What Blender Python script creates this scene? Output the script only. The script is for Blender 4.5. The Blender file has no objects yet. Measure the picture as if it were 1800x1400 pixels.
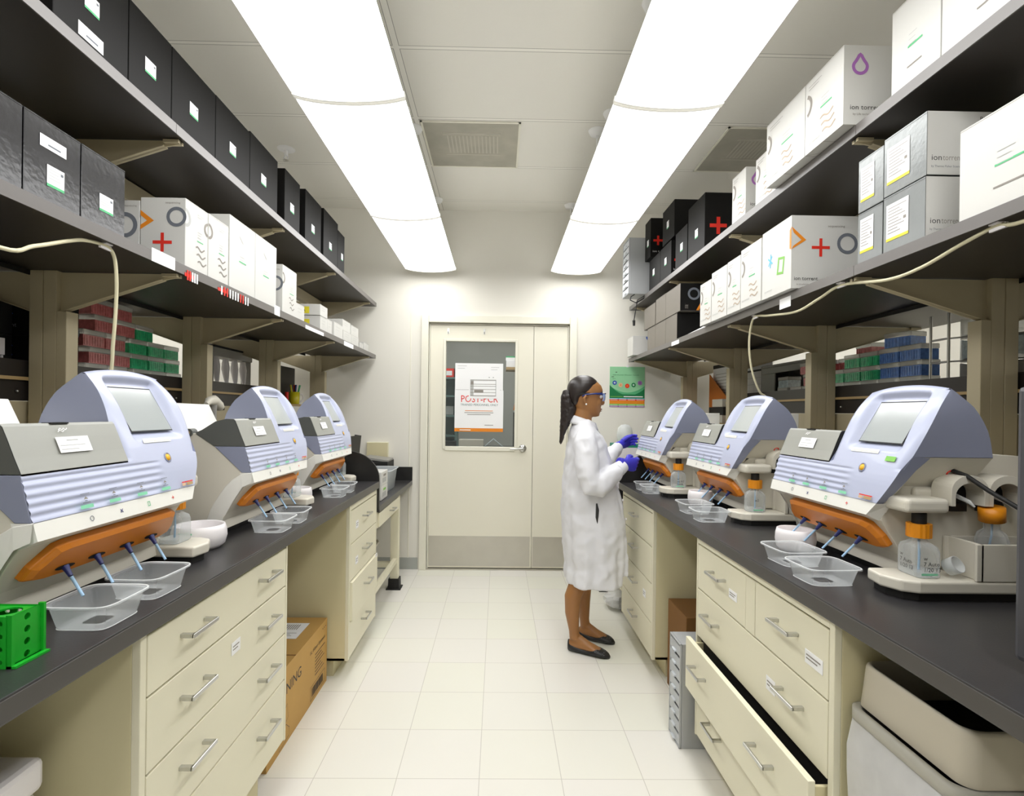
import bpy, bmesh, math, random
from mathutils import Vector, Matrix, Euler, noise
random.seed(7)
C=bpy.context.scene.collection
SC=bpy.context.scene
# ---------------------------------------------------------------- camera, world, exposure
def setup():
    cam=bpy.data.cameras.new('camera'); co=bpy.data.objects.new('camera',cam); C.objects.link(co)
    f,cx,cy,roll,yaw,pitch=937.4,889.,727.8,.0132,-.0138,-.0022
    cam.sensor_fit='HORIZONTAL'; cam.sensor_width=36; cam.lens=36*f/1800
    cam.shift_x=(900-cx)/1800; cam.shift_y=(cy-700)/1800
    cam.clip_start=.02; cam.clip_end=60
    # rows: right, up, back in world
    cyw,syw=math.cos(yaw),math.sin(yaw); cp,sp=math.cos(pitch),math.sin(pitch)
    fwd=Vector((-syw*cp, cyw*cp, sp)); rt=Vector((cyw,syw,0)); up=rt.cross(fwd)
    cr,sr=math.cos(roll),math.sin(roll)
    r2=rt*cr+up*sr; u2=-rt*sr+up*cr
    m=Matrix((r2,u2,-fwd)).transposed().to_4x4(); m.translation=Vector((0,0,1.3563))
    co.matrix_world=m; SC.camera=co
    w=bpy.data.worlds.new('world'); w.use_nodes=True; SC.world=w
    w.node_tree.nodes['Background'].inputs[0].default_value=(.9,.92,1,1)
    w.node_tree.nodes['Background'].inputs[1].default_value=.05
    v=SC.view_settings; v.view_transform='Standard'; v.look='None'; v.gamma=1; v.use_curve_mapping=False
    v.exposure=0.0
setup()
LIGHT=7.0       # strength of the fluorescent diffusers
# ---------------------------------------------------------------- helpers
def lin(h):
    h=h.lstrip('#'); o=[]
    for i in (0,2,4):
        c=int(h[i:i+2],16)/255; o.append(c/12.92 if c<=.04045 else ((c+.055)/1.055)**2.4)
    return (*o,1)
MATS={}
def mat(name,col,rough=.5,metal=0,var=.04,scale=8,bump=0,bscale=60,emis=0,clear=0,coat=0,spec=.5):
    if name in MATS: return MATS[name]
    m=bpy.data.materials.new(name); m.use_nodes=True; nt=m.node_tree; n=nt.nodes; l=nt.links
    p=n['Principled BSDF']; c=lin(col)
    p.inputs['Roughness'].default_value=rough; p.inputs['Metallic'].default_value=metal
    p.inputs['Specular IOR Level'].default_value=spec
    p.inputs['Coat Weight'].default_value=coat
    tc=n.new('ShaderNodeTexCoord'); nz=n.new('ShaderNodeTexNoise'); nz.inputs['Scale'].default_value=scale; nz.inputs['Detail'].default_value=3
    l.new(tc.outputs['Object'],nz.inputs['Vector'])
    mx=n.new('ShaderNodeMix'); mx.data_type='RGBA'
    mx.inputs[6].default_value=tuple(x*(1-var) for x in c[:3])+(1,); mx.inputs[7].default_value=tuple(min(1,x*(1+var)) for x in c[:3])+(1,)
    l.new(nz.outputs['Fac'],mx.inputs[0]); l.new(mx.outputs[2],p.inputs['Base Color'])
    if bump:
        n2=n.new('ShaderNodeTexNoise'); n2.inputs['Scale'].default_value=bscale; l.new(tc.outputs['Object'],n2.inputs['Vector'])
        b=n.new('ShaderNodeBump'); b.inputs['Strength'].default_value=bump; b.inputs['Distance'].default_value=.004
        l.new(n2.outputs['Fac'],b.inputs['Height']); l.new(b.outputs['Normal'],p.inputs['Normal'])
    if emis:
        p.inputs['Emission Color'].default_value=c; p.inputs['Emission Strength'].default_value=emis
    if clear:
        t=n.new('ShaderNodeBsdfTransparent'); t.inputs[0].default_value=(.97,.98,.98,1)
        lw=n.new('ShaderNodeLayerWeight'); lw.inputs['Blend'].default_value=.35
        mm=n.new('ShaderNodeMath'); mm.operation='MULTIPLY_ADD'; mm.inputs[1].default_value=.5; mm.inputs[2].default_value=clear
        l.new(lw.outputs['Facing'],mm.inputs[0])
        ms=n.new('ShaderNodeMixShader'); l.new(mm.outputs[0],ms.inputs[0]); l.new(t.outputs[0],ms.inputs[1]); l.new(p.outputs[0],ms.inputs[2])
        l.new(ms.outputs[0],n['Material Output'].inputs['Surface'])
    MATS[name]=m; return m
M=lambda k:MATS[k]
mat('wall_paint','#e9e6dc',.7,var=.02,scale=1.5)
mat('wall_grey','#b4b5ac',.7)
mat('door_paint','#e9e5d4',.5,var=.02,scale=2)
mat('frame_paint','#e9e6d6',.45,var=.02)
mat('base_vinyl','#a9aca6',.5)
mat('cream_metal','#e6e1c8',.42,var=.025,scale=2)
mat('cream_side','#d8cfa8',.45,var=.05,scale=3)
mat('post_beige','#c4b898',.45,var=.03)
mat('black_top','#343334',.33,var=.12,scale=14,bump=.05,bscale=300)
mat('shelf_black','#2c2724',.38,var=.15,scale=5)
mat('edge_grey','#6b6764',.36,var=.06)
mat('tan_edge','#b59a6b',.5)
mat('black_metal','#1d1c1b',.4)
mat('steel','#cfccc4',.42,1,var=.1,scale=5,bump=.1,bscale=20)
mat('brushed','#c9c9c6',.28,1,var=.05)
mat('lamp_white','#ffffff',.5,emis=LIGHT)
mat('fixture_white','#eeeeec',.5); mat('lens_rim','#e3e1d9',.5,emis=.42)
mat('carton_white','#d3d2cd',.5,var=.015)
mat('carton_black','#131211',.6,var=.06,scale=4,spec=.18)
mat('carton_gloss','#131216',.2,var=.08,bump=.12,bscale=60,spec=.8)
mat('carton_silver','#7d807f',.3,.6,var=.08,bump=.15,bscale=60)
mat('carton_grey','#79736a',.5)  # black cartons: grey of the grazing light painted into the colour
mat('cardboard','#c39a55',.7,var=.06,scale=6)
mat('cardboard_dark','#7d5628',.8)
mat('paper','#f4f4f4',.6,var=.01)
mat('ink','#2b2b2b',.6); mat('ink_grey','#6b7078',.6); mat('ink_soft','#8d877f',.6); mat('ink_pale','#b4b5b2',.6)
mat('print_red','#e02a17',.5); mat('print_orange','#e98a1b',.5); mat('print_green','#53b97c',.5); mat('print_lime','#7ec050',.5)
mat('print_blue','#2350a8',.5); mat('print_cyan','#62b9d6',.5); mat('print_purple','#a569b4',.5); mat('print_yellow','#e3d531',.5); mat('print_navy','#252c70',.5)
mat('print_tape','#86d3ac',.5)
mat('lavender','#bac0d8',.35,var=.015,coat=.2)
mat('slate','#8d92a8',.42,var=.02)
mat('machine_beige','#d9d4c6',.42,var=.015)
mat('machine_white','#e9e8e1',.38,var=.01)
mat('hatch_grey','#9b9c95',.35,var=.03)
mat('hatch_dark','#5b5d5a',.4)
mat('screen_glass','#a9afaf',.12,var=.02,spec=.7)
mat('orange_plastic','#d9801c',.35,var=.03)
mat('cap_orange','#e89216',.4)
mat('tube_blue','#9cc0e0',.3); mat('navy','#262f74',.35)
mat('rubber','#141312',.6)
mat('clear_plastic','#eef2f4',.15,clear=.13,var=0)
mat('frost_plastic','#e9eceb',.3,clear=.45,var=0)
mat('lid_clear','#dedcd2',.2,clear=.45,var=.1,scale=30)
mat('glass_pane','#dfe6e4',.03,clear=.03,var=0)
mat('cup_white','#efebec',.35,var=.01)
mat('green_plastic','#19a52a',.3,var=.05)
mat('yellow_button','#f2b722',.4)
for nm,c in (('tip_red','#fb8080'),('tip_green','#3fd490'),('tip_blue','#6290ff'),('tip_pale','#c6dbe6')): mat(nm,c,.3,var=.55,scale=70,coat=.2)
mat('bin_beige','#c6beab',.45,var=.02); mat('bin_grey','#b1aea2',.5,var=.02)
mat('bag_film','#e6e6e6',.25,clear=.5,var=.1,scale=20)
mat('silver_cab','#b3b5b6',.4,.2); mat('drawer_clear','#dfe3e6',.25,clear=.45,var=0)
mat('cable_cream','#ddd6b4',.5)
mat('skin','#9c6c3e',.45,var=.05,scale=30); mat('hair','#241c19',.35,var=.35,scale=30); mat('lip','#7a3a30',.4)
mat('coat','#dfdfe3',.75,var=.015,bump=.12,bscale=14); mat('glove','#3a35c0',.45,var=.08,bump=.2,bscale=60)
mat('lens','#8fb0e8',.08,clear=.45,var=0); mat('goggle_blue','#20306e',.25)
mat('shoe','#1a1a1b',.5,bump=.2,bscale=200); mat('stud','#77787c',.3,.6); mat('pearl','#f3f1ea',.2)
mat('mug_yellow','#d3c51e',.35); mat('orange_file','#c9701a',.6); mat('grey_plastic','#989690',.45); mat('teal','#5c7a76',.5)
mat('warm_tube','#d9b791',.5); mat('tub_clear','#e2e8ea',.25,clear=.35,var=0)
def floor_mat():
    m=bpy.data.materials.new('vinyl_tile'); m.use_nodes=True; nt=m.node_tree; n=nt.nodes; l=nt.links; p=n['Principled BSDF']
    g=n.new('ShaderNodeNewGeometry'); mp=n.new('ShaderNodeMapping'); mp.inputs['Location'].default_value=(.0533,-1.9703,0); mp.vector_type='POINT'
    l.new(g.outputs['Position'],mp.inputs['Vector'])
    sc=n.new('ShaderNodeVectorMath'); sc.operation='SCALE'; sc.inputs['Scale'].default_value=1/.3048; l.new(mp.outputs[0],sc.inputs[0])
    fr=n.new('ShaderNodeVectorMath'); fr.operation='FRACTION'; l.new(sc.outputs[0],fr.inputs[0])
    fl=n.new('ShaderNodeVectorMath'); fl.operation='FLOOR'; l.new(sc.outputs[0],fl.inputs[0])
    wn=n.new('ShaderNodeTexWhiteNoise'); l.new(fl.outputs[0],wn.inputs['Vector'])
    sx=n.new('ShaderNodeSeparateXYZ'); l.new(fr.outputs[0],sx.inputs[0])
    def edge(o):
        a=n.new('ShaderNodeMath'); a.operation='SUBTRACT'; l.new(o,a.inputs[0]); a.inputs[1].default_value=.5
        b=n.new('ShaderNodeMath'); b.operation='ABSOLUTE'; l.new(a.outputs[0],b.inputs[0])
        c=n.new('ShaderNodeMath'); c.operation='GREATER_THAN'; l.new(b.outputs[0],c.inputs[0]); c.inputs[1].default_value=.4955
        return c.outputs[0]
    mxx=n.new('ShaderNodeMath'); mxx.operation='MAXIMUM'; l.new(edge(sx.outputs[0]),mxx.inputs[0]); l.new(edge(sx.outputs[1]),mxx.inputs[1])
    a=n.new('ShaderNodeMix'); a.data_type='RGBA'; a.inputs[6].default_value=lin('#e4e1da'); a.inputs[7].default_value=lin('#e4e3d6'); l.new(wn.outputs['Value'],a.inputs[0])
    b=n.new('ShaderNodeMix'); b.data_type='RGBA'; l.new(mxx.outputs[0],b.inputs[0]); l.new(a.outputs[2],b.inputs[6]); b.inputs[7].default_value=lin('#c3bfb5')
    l.new(b.outputs[2],p.inputs['Base Color']); p.inputs['Roughness'].default_value=.22; p.inputs['Specular IOR Level'].default_value=.35
    nz=n.new('ShaderNodeTexNoise'); nz.inputs['Scale'].default_value=9; l.new(g.outputs['Position'],nz.inputs['Vector'])
    p.inputs['Roughness'].default_value=.3
    MATS['vinyl_tile']=m
def ceil_mat():
    m=bpy.data.materials.new('ceiling_tile'); m.use_nodes=True; nt=m.node_tree; n=nt.nodes; l=nt.links; p=n['Principled BSDF']
    g=n.new('ShaderNodeNewGeometry'); s=n.new('ShaderNodeSeparateXYZ'); l.new(g.outputs['Position'],s.inputs[0])
    def near(o,off,per,w):
        a=n.new('ShaderNodeMath'); a.operation='SUBTRACT'; l.new(o,a.inputs[0]); a.inputs[1].default_value=off-per/2
        b=n.new('ShaderNodeMath'); b.operation='FLOORED_MODULO'; l.new(a.outputs[0],b.inputs[0]); b.inputs[1].default_value=per
        c=n.new('ShaderNodeMath'); c.operation='SUBTRACT'; l.new(b.outputs[0],c.inputs[0]); c.inputs[1].default_value=per/2
        d=n.new('ShaderNodeMath'); d.operation='ABSOLUTE'; l.new(c.outputs[0],d.inputs[0]); return d.outputs[0]
    def cmp(o,w,op='LESS_THAN'):
        e=n.new('ShaderNodeMath'); e.operation=op; l.new(o,e.inputs[0]); e.inputs[1].default_value=w; return e.outputs[0]
    def mx(a,b):
        e=n.new('ShaderNodeMath'); e.operation='MAXIMUM'; l.new(a,e.inputs[0]); l.new(b,e.inputs[1]); return e.outputs[0]
    dx=near(s.outputs[0],-.51,1.2192,0); dy=near(s.outputs[1],2.5496,.6096,0)
    bar=mx(cmp(dx,.014),cmp(dy,.010)); seam=mx(cmp(dx,.017),cmp(dy,.013))
    a=n.new('ShaderNodeMix'); a.data_type='RGBA'; l.new(seam,a.inputs[0]); a.inputs[6].default_value=lin('#e8e5db'); a.inputs[7].default_value=lin('#9d998f')
    b=n.new('ShaderNodeMix'); b.data_type='RGBA'; l.new(bar,b.inputs[0]); l.new(a.outputs[2],b.inputs[6]); b.inputs[7].default_value=lin('#f0ede4')
    l.new(b.outputs[2],p.inputs['Base Color']); p.inputs['Roughness'].default_value=.7
    MATS['ceiling_tile']=m
floor_mat(); ceil_mat()
class MB:
    def __init__(s): s.v=[]; s.f=[]; s.m=[]; s.mats=[]; s.sm=[]
    def mi(s,m):
        if m not in s.mats: s.mats.append(m)
        return s.mats.index(m)
    def add(s,vs,fs,m,smooth=False):
        o=len(s.v); s.v+= [tuple(v) for v in vs]; k=s.mi(m)
        for f in fs: s.f.append([i+o for i in f]); s.m.append(k); s.sm.append(smooth)
        return s
    def box(s,x0,x1,y0,y1,z0,z1,m,skip=''):
        vs=[(x,y,z) for x in (x0,x1) for y in (y0,y1) for z in (z0,z1)]
        F={'l':(0,1,3,2),'r':(4,6,7,5),'f':(0,4,5,1),'b':(2,3,7,6),'d':(0,2,6,4),'u':(1,5,7,3)}
        return s.add(vs,[F[k] for k in F if k not in skip],m)
    def obox(s,c,sz,m,rot=(0,0,0)):
        R=Euler(rot).to_matrix(); c=Vector(c)
        vs=[c+R@Vector((a*sz[0]/2,b*sz[1]/2,d*sz[2]/2)) for a in (-1,1) for b in (-1,1) for d in (-1,1)]
        return s.add(vs,[(0,1,3,2),(4,6,7,5),(0,4,5,1),(2,3,7,6),(0,2,6,4),(1,5,7,3)],m)
    def prism(s,poly,a0,a1,m,fn=lambda u,v,w:(w,u,v),smooth=False):
        n=len(poly); vs=[fn(u,v,a0) for u,v in poly]+[fn(u,v,a1) for u,v in poly]
        s.add(vs,[tuple(range(n))[::-1],tuple(range(n,2*n))]+[(i,(i+1)%n,n+(i+1)%n,n+i) for i in range(n)],m,smooth); return s
    def loft(s,rings,m,cap=True,smooth=True,close=True):
        n=len(rings[0]); vs=[p for r in rings for p in r]; fs=[]
        for j in range(len(rings)-1):
            for i in range(n if close else n-1): fs.append((j*n+i,j*n+(i+1)%n,(j+1)*n+(i+1)%n,(j+1)*n+i))
        s.add(vs,fs,m,smooth)
        if cap:
            s.add(rings[0],[tuple(range(n))[::-1]],m,smooth); s.add(rings[-1],[tuple(range(n))],m,smooth)
        return s
    def lathe(s,prof,c,m,n=28,cap=False,smooth=True):
        r=[[(c[0]+rr*math.cos(2*math.pi*i/n),c[1]+rr*math.sin(2*math.pi*i/n),c[2]+z) for i in range(n)] for rr,z in prof]
        return s.loft(r,m,cap,smooth)
    def tube(s,pts,r,m,n=10,cap=True):
        pts=[Vector(p) for p in pts]; R=[]; prev=None
        rr=r if isinstance(r,(list,tuple)) else [r]*len(pts)
        for i,p in enumerate(pts):
            t=(pts[min(i+1,len(pts)-1)]-pts[max(i-1,0)]).normalized()
            u=t.cross(Vector((0,0,1)) if abs(t.z)<.95 else Vector((1,0,0))) if prev is None else prev-t*prev.dot(t)
            u=u.normalized(); prev=u; w=t.cross(u)
            a,b=(rr[i] if isinstance(rr[i],(tuple,list)) else (rr[i],rr[i]))
            R.append([p+u*a*math.cos(2*math.pi*k/n)+w*b*math.sin(2*math.pi*k/n) for k in range(n)])
        return s.loft(R,m,cap)
    def sphere(s,c,r,m,n=12,k=8):
        r=r if isinstance(r,(tuple,list)) else (r,r,r)
        R=[[(c[0]+r[0]*math.sin(math.pi*j/k)*math.cos(2*math.pi*i/n),c[1]+r[1]*math.sin(math.pi*j/k)*math.sin(2*math.pi*i/n),c[2]-r[2]*math.cos(math.pi*j/k)) for i in range(n)] for j in range(k+1)]
        return s.loft(R,m,False)
    def obj(s,name,parent=None,bevel=0,seg=2,weld=False,sub=0,loc=None):
        me=bpy.data.meshes.new(name); me.from_pydata(s.v,[],s.f)
        for m in s.mats: me.materials.append(M(m))
        me.polygons.foreach_set('material_index',s.m); me.polygons.foreach_set('use_smooth',s.sm)
        bm=bmesh.new(); bm.from_mesh(me)
        if weld: bmesh.ops.remove_doubles(bm,verts=bm.verts,dist=1e-5)
        bmesh.ops.recalc_face_normals(bm,faces=bm.faces) if weld else None
        bm.to_mesh(me); bm.free(); me.update()
        o=bpy.data.objects.new(name,me); C.objects.link(o); o.parent=parent
        if bevel:
            b=o.modifiers.new('b','BEVEL'); b.width=bevel; b.segments=seg; b.limit_method='ANGLE'; b.angle_limit=math.radians(40)
        if sub:
            b=o.modifiers.new('s','SUBSURF'); b.levels=sub; b.render_levels=sub
        return o
def tag(o,label,cat,group=None):
    o['label']=label; o['category']=cat
    if group: o['group']=group
    return o
def thing(name,label,cat,loc=(0,0,0),rz=0,group=None):
    o=bpy.data.objects.new(name,None); C.objects.link(o); o.location=loc; o.rotation_euler=(0,0,rz); o.empty_display_size=.05
    return tag(o,label,cat,group)
def struct(o): o['kind']='structure'; return o
def kids(o): return [c for c in C.objects if c.parent==o]
def copy_tree(o,loc=None,rz=None,label=None,parent=None):
    c=o.copy(); C.objects.link(c)
    if parent is not None: c.parent=parent
    if loc: c.location=loc
    if rz is not None: c.rotation_euler=(0,0,rz)
    if label: c['label']=label
    for k in kids(o):
        if k is not c: copy_tree(k,parent=c)
    return c
ORD=['first','second','third','fourth','fifth','sixth','seventh','eighth','ninth','tenth','eleventh','twelfth','thirteenth']
# text as flat polygons
_T={}
def text2d(t,font_shear=0,sp=1.0):
    k=(t,sp)
    if k not in _T:
        cu=bpy.data.curves.new('t','FONT'); cu.body=t; cu.size=1; cu.space_character=sp; cu.resolution_u=2
        ob=bpy.data.objects.new('t',cu); C.objects.link(ob)
        bpy.context.view_layer.update()
        me=bpy.data.meshes.new_from_object(ob.evaluated_get(bpy.context.evaluated_depsgraph_get()))
        vs=[(v.co.x,v.co.y) for v in me.vertices]; fs=[tuple(p.vertices) for p in me.polygons]
        C.objects.unlink(ob); bpy.data.objects.remove(ob); bpy.data.curves.remove(cu); bpy.data.meshes.remove(me)
        w=max([v[0] for v in vs]+[.01]); _T[k]=(vs,fs,w)
    return _T[k]
class Face:
    """2-D drawing surface: origin o, right vector r, up vector u, drawn just above the surface"""
    def __init__(s,mb,o,r,u,eps=.0006): s.mb=mb; s.o=Vector(o); s.r=Vector(r); s.u=Vector(u); s.n=s.r.cross(s.u).normalized(); s.e=eps; s.k=0
    def P(s,x,y): return s.o+s.r*x+s.u*y+s.n*(s.e+s.k)
    def poly(s,pts,m,fs=None): s.k+=.00005; s.mb.add([s.P(*p) for p in pts],fs or [tuple(range(len(pts)))],m)
    def rect(s,x0,y0,x1,y1,m): s.poly([(x0,y0),(x1,y0),(x1,y1),(x0,y1)],m)
    def text(s,t,x,y,h,m,w=None,rot=0,cx=False):
        vs,fs,W=text2d(t); sx=(w/W) if w else h
        if cx: x=x-sx*W/2
        c,d=math.cos(rot),math.sin(rot)
        s.poly([(x+a*sx*c-b*h*d,y+a*sx*d+b*h*c) for a,b in vs],m,fs)
    def stroke(s,pts,w,m,close=False):
        n=len(pts); q=[]
        for i,p in enumerate(pts):
            a=pts[(i-1)%n] if (close or i>0) else p; b=pts[(i+1)%n] if (close or i<n-1) else p
            dx,dy=b[0]-a[0],b[1]-a[1]; L=math.hypot(dx,dy) or 1; q.append((-dy/L*w/2,dx/L*w/2))
        vs=[(p[0]+o[0],p[1]+o[1]) for p,o in zip(pts,q)]+[(p[0]-o[0],p[1]-o[1]) for p,o in zip(pts,q)]
        s.poly(vs,m,[(i,(i+1)%n,n+(i+1)%n,n+i) for i in range(n if close else n-1)])
    def ring(s,x,y,r,w,m,a0=0,a1=360):
        N=28; A=[math.radians(a0+(a1-a0)*i/N) for i in range(N+(a1-a0<360))]
        s.stroke([(x+r*math.cos(t),y+r*math.sin(t)) for t in A],w,m,close=a1-a0>=360)
    def plus(s,x,y,r,w,m,rot=0):
        for k in (0,1):
            a=rot+k*math.pi/2; s.stroke([(x-r*math.cos(a),y-r*math.sin(a)),(x+r*math.cos(a),y+r*math.sin(a))],w,m)
    def tri(s,x,y,r,w,m,rot=0,clip=None):
        P=[(x+r*math.cos(rot+k*2.0944),y+r*math.sin(rot+k*2.0944)) for k in range(3)]; Q=[(x+(r-2*w)*math.cos(rot+k*2.0944),y+(r-2*w)*math.sin(rot+k*2.0944)) for k in range(3)]
        s.poly(P+Q,m,[(k,(k+1)%3,3+(k+1)%3,3+k) for k in range(3)])
    def square(s,x,y,a,b,w,m,rot=0):
        c,d=math.cos(rot),math.sin(rot); R=lambda u,v:(x+u*c-v*d,y+u*d+v*c)
        P=[R(-a,-b),R(a,-b),R(a,b),R(-a,b)]; Q=[R(-a+w,-b+w),R(a-w,-b+w),R(a-w,b-w),R(-a+w,b-w)]
        s.poly(P+Q,m,[(k,(k+1)%4,4+(k+1)%4,4+k) for k in range(4)])
    def wave(s,x,y,L,a,w,m,n=14):
        s.stroke([(x+L*i/n,y+a*math.sin(2*math.pi*1.2*i/n)) for i in range(n+1)],w,m)
    def drop(s,x,y,r,w,m):
        P=[]
        for i in range(24):
            t=2*math.pi*i/24; rr=r*(1+ .75*max(0,math.cos(t))**6); P.append((x+r*math.sin(t)*(1-.35*max(0,math.cos(t))**3),y+rr*math.cos(t)))
        s.stroke(P,w,m,close=True)
    def lines(s,x0,y0,x1,n,dy,h,m,jit=.3):
        for i in range(n):
            e=x1-(x1-x0)*jit*((i*37)%10)/10; s.rect(x0,y0-i*dy,e,y0-i*dy+h,m)
# ================================================================= room shell
WY=4.593; CZ=3.09; XW=3.7; YB=-3.2
DX0,DX1,DZ=-.605,.605,2.122      # door opening
def shell():
    m=MB().box(-XW,XW,YB,9,-.02,0,'vinyl_tile'); struct(m.obj('floor'))
    m=MB().box(-XW,XW,YB,WY,CZ,CZ+.02,'ceiling_tile'); struct(m.obj('ceiling'))
    m=MB(); 
    m.box(-XW,DX0,WY,WY+.1,0,CZ,'wall_paint'); m.box(DX1,XW,WY,WY+.1,0,CZ,'wall_paint'); m.box(DX0,DX1,WY,WY+.1,DZ,CZ,'wall_paint'); struct(m.obj('wall_back'))
    struct(MB().box(-XW-.1,-XW,YB,WY+.1,0,CZ,'wall_paint').obj('wall_left'))
    struct(MB().box(XW,XW+.1,YB,WY+.1,0,CZ,'wall_paint').obj('wall_right'))
    struct(MB().box(-XW,XW,YB-.1,YB,0,CZ,'wall_paint').obj('wall_front'))
    for nm,a,b in (('baseboard_left',-XW,DX0-.075),('baseboard_right',DX1+.075,XW)):
        struct(MB().box(a,b,WY-.006,WY,0,.1,'base_vinyl').obj(nm))
    # casing
    m=MB(); y0,y1=WY-.03,WY+.1; w=.062
    m.box(DX0-w,DX0,y0,y1,0,DZ+w,'frame_paint'); m.box(DX1,DX1+w,y0,y1,0,DZ+w,'frame_paint'); m.box(DX0,DX1,y0,y1,DZ,DZ+w,'frame_paint')
    m.box(DX0,DX0+.012,WY+.01,y1,0,DZ,'frame_paint'); m.box(DX1-.012,DX1,WY+.01,y1,0,DZ,'frame_paint'); m.box(DX0,DX1,WY+.01,y1,DZ-.014,DZ,'frame_paint')
    struct(m.obj('trim_1',bevel=.004))
    struct(MB().box(DX0,DX1,WY-.02,WY+.08,0,.008,'steel').obj('trim_2'))
    # narrow cover strip on wall right of casing & corner bead left
    struct(MB().box(-.765,-.757,WY-.004,WY,.1,2.2,'frame_paint').obj('trim_3'))
    # doors
    yd=WY+.012; wx0,wx1,wz0,wz1=-.458,.14,1.058,1.966; gap=.0035
    m=MB(); a,b=DX0+.014,.297
    m.box(a,wx0,yd,yd+.045,.014,DZ-.018,'door_paint'); m.box(wx1,b,yd,yd+.045,.014,DZ-.018,'door_paint')
    m.box(wx0,wx1,yd,yd+.045,.014,wz0,'door_paint'); m.box(wx0,wx1,yd,yd+.045,wz1,DZ-.018,'door_paint')
    d=struct(m.obj('door_1'))
    m=MB(); t=.022
    for q in ((wx0-t,wx0,wz0-t,wz1+t),(wx1,wx1+t,wz0-t,wz1+t),(wx0,wx1,wz0-t*1.6,wz0),(wx0,wx1,wz1,wz1+t)): m.box(q[0],q[1],yd-.009,yd,q[2],q[3],'frame_paint')
    m.obj('window_frame',d,bevel=.003)
    MB().box(wx0,wx1,yd+.02,yd+.026,wz0,wz1,'glass_pane').obj('window_pane',d)
    MB().box(a+.005,b-.012,yd-.003,yd,.028,.287,'steel').obj('kick_plate',d)
    m=MB(); c=(.213,yd-.002,1.05)
    m.loft([[(c[0]+r*math.cos(k/24*6.283),yd-q,c[2]+r*math.sin(k/24*6.283)) for k in range(24)] for r,q in ((.033,0),(.033,.008),(.026,.014),(.014,.016),(.013,.05))],'brushed')
    m.tube([(.213,yd-.05,1.05),(.19,yd-.054,1.05),(.15,yd-.052,1.046),(.105,yd-.04,1.043)],[.0105,.011,.009,.007],'brushed')
    m.obj('door_handle',d)
    m=MB(); 
    for x in (-.44,-.13):
        m.box(x-.008,x+.008,yd-.004,yd,2.03,2.075,'brushed'); m.tube([(x,yd-.004,2.04),(x,yd-.016,2.035),(x,yd-.018,2.05)],.003,'brushed',6)
    m.obj('coat_hook',d)
    m=MB(); m.box(.297+gap,DX1-.014,yd,yd+.045,.014,DZ-.018,'door_paint'); d2=struct(m.obj('door_2',bevel=.002))
    MB().box(.297+gap+.008,DX1-.02,yd-.003,yd,.028,.285,'steel').obj('kick_plate',d2)
    # signs taped on the glass
    g=yd+.0185
    m=MB(); m.box(-.378,.036,g-.0006,g,1.545,1.78,'paper'); F=Face(m,(-.378,g-.0008,1.545),(1,0,0),(0,0,1))
    F.rect(.005,.004,.4,.007,'ink_pale'); F.lines(.02,.21,.1,2,.02,.003,'ink_pale'); F.lines(.31,.2,.38,2,.02,.003,'ink_pale')
    tag(m.obj('blank_notice'),'pale translucent sheet taped at the top of the door window','paper')
    m=MB(); g2=g-.001; m.box(-.379,.041,g2-.0006,g2,1.188,1.548,'paper'); F=Face(m,(-.379,g2-.0008,1.188),(1,0,0),(0,0,1))
    F.text('POST-PCR',.05,.255,.085,'print_red',w=.325); F.text('TRAINED PERSONNEL ONLY',.05,.224,.026,'teal',w=.325)
    for i,(a,b) in enumerate(((.09,.33),(.085,.335),(.11,.31))): F.rect(a,.178-i*.016,b,.183-i*.016,'print_orange' if i==0 else 'ink_soft')
    F.rect(.26,.055,.335,.06,'ink_soft'); F.rect(0,0,.42,.03,'print_orange'); F.rect(.045,.01,.14,.018,'paper')
    tag(m.obj('warning_sign'),'white POST-PCR TRAINED PERSONNEL ONLY sign with orange bottom stripe on the door window','sign')
    m=MB(); g3=g2-.002; m.box(-.258,.012,g3-.0006,g3,1.475,1.67,'paper'); F=Face(m,(-.258,g3-.0008,1.475),(1,0,0),(0,0,1))
    F.rect(.012,.02,.235,.165,'ink_pale'); F.rect(.04,.025,.23,.16,'paper')
    for y in (.024,.05,.078,.105,.122,.155): F.rect(.012,y,.235,y+.004,'ink_soft')
    F.rect(.045,.054,.125,.076,'ink_soft'); F.rect(.015,.12,.04,.15,'ink_soft'); F.rect(.17,.18,.18,.188,'ink_pale'); F.rect(.205,.18,.215,.188,'ink_pale')
    tag(m.obj('table_printout'),'white printed table sheet stuck over the upper half of the warning sign','paper')
shell()
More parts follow.
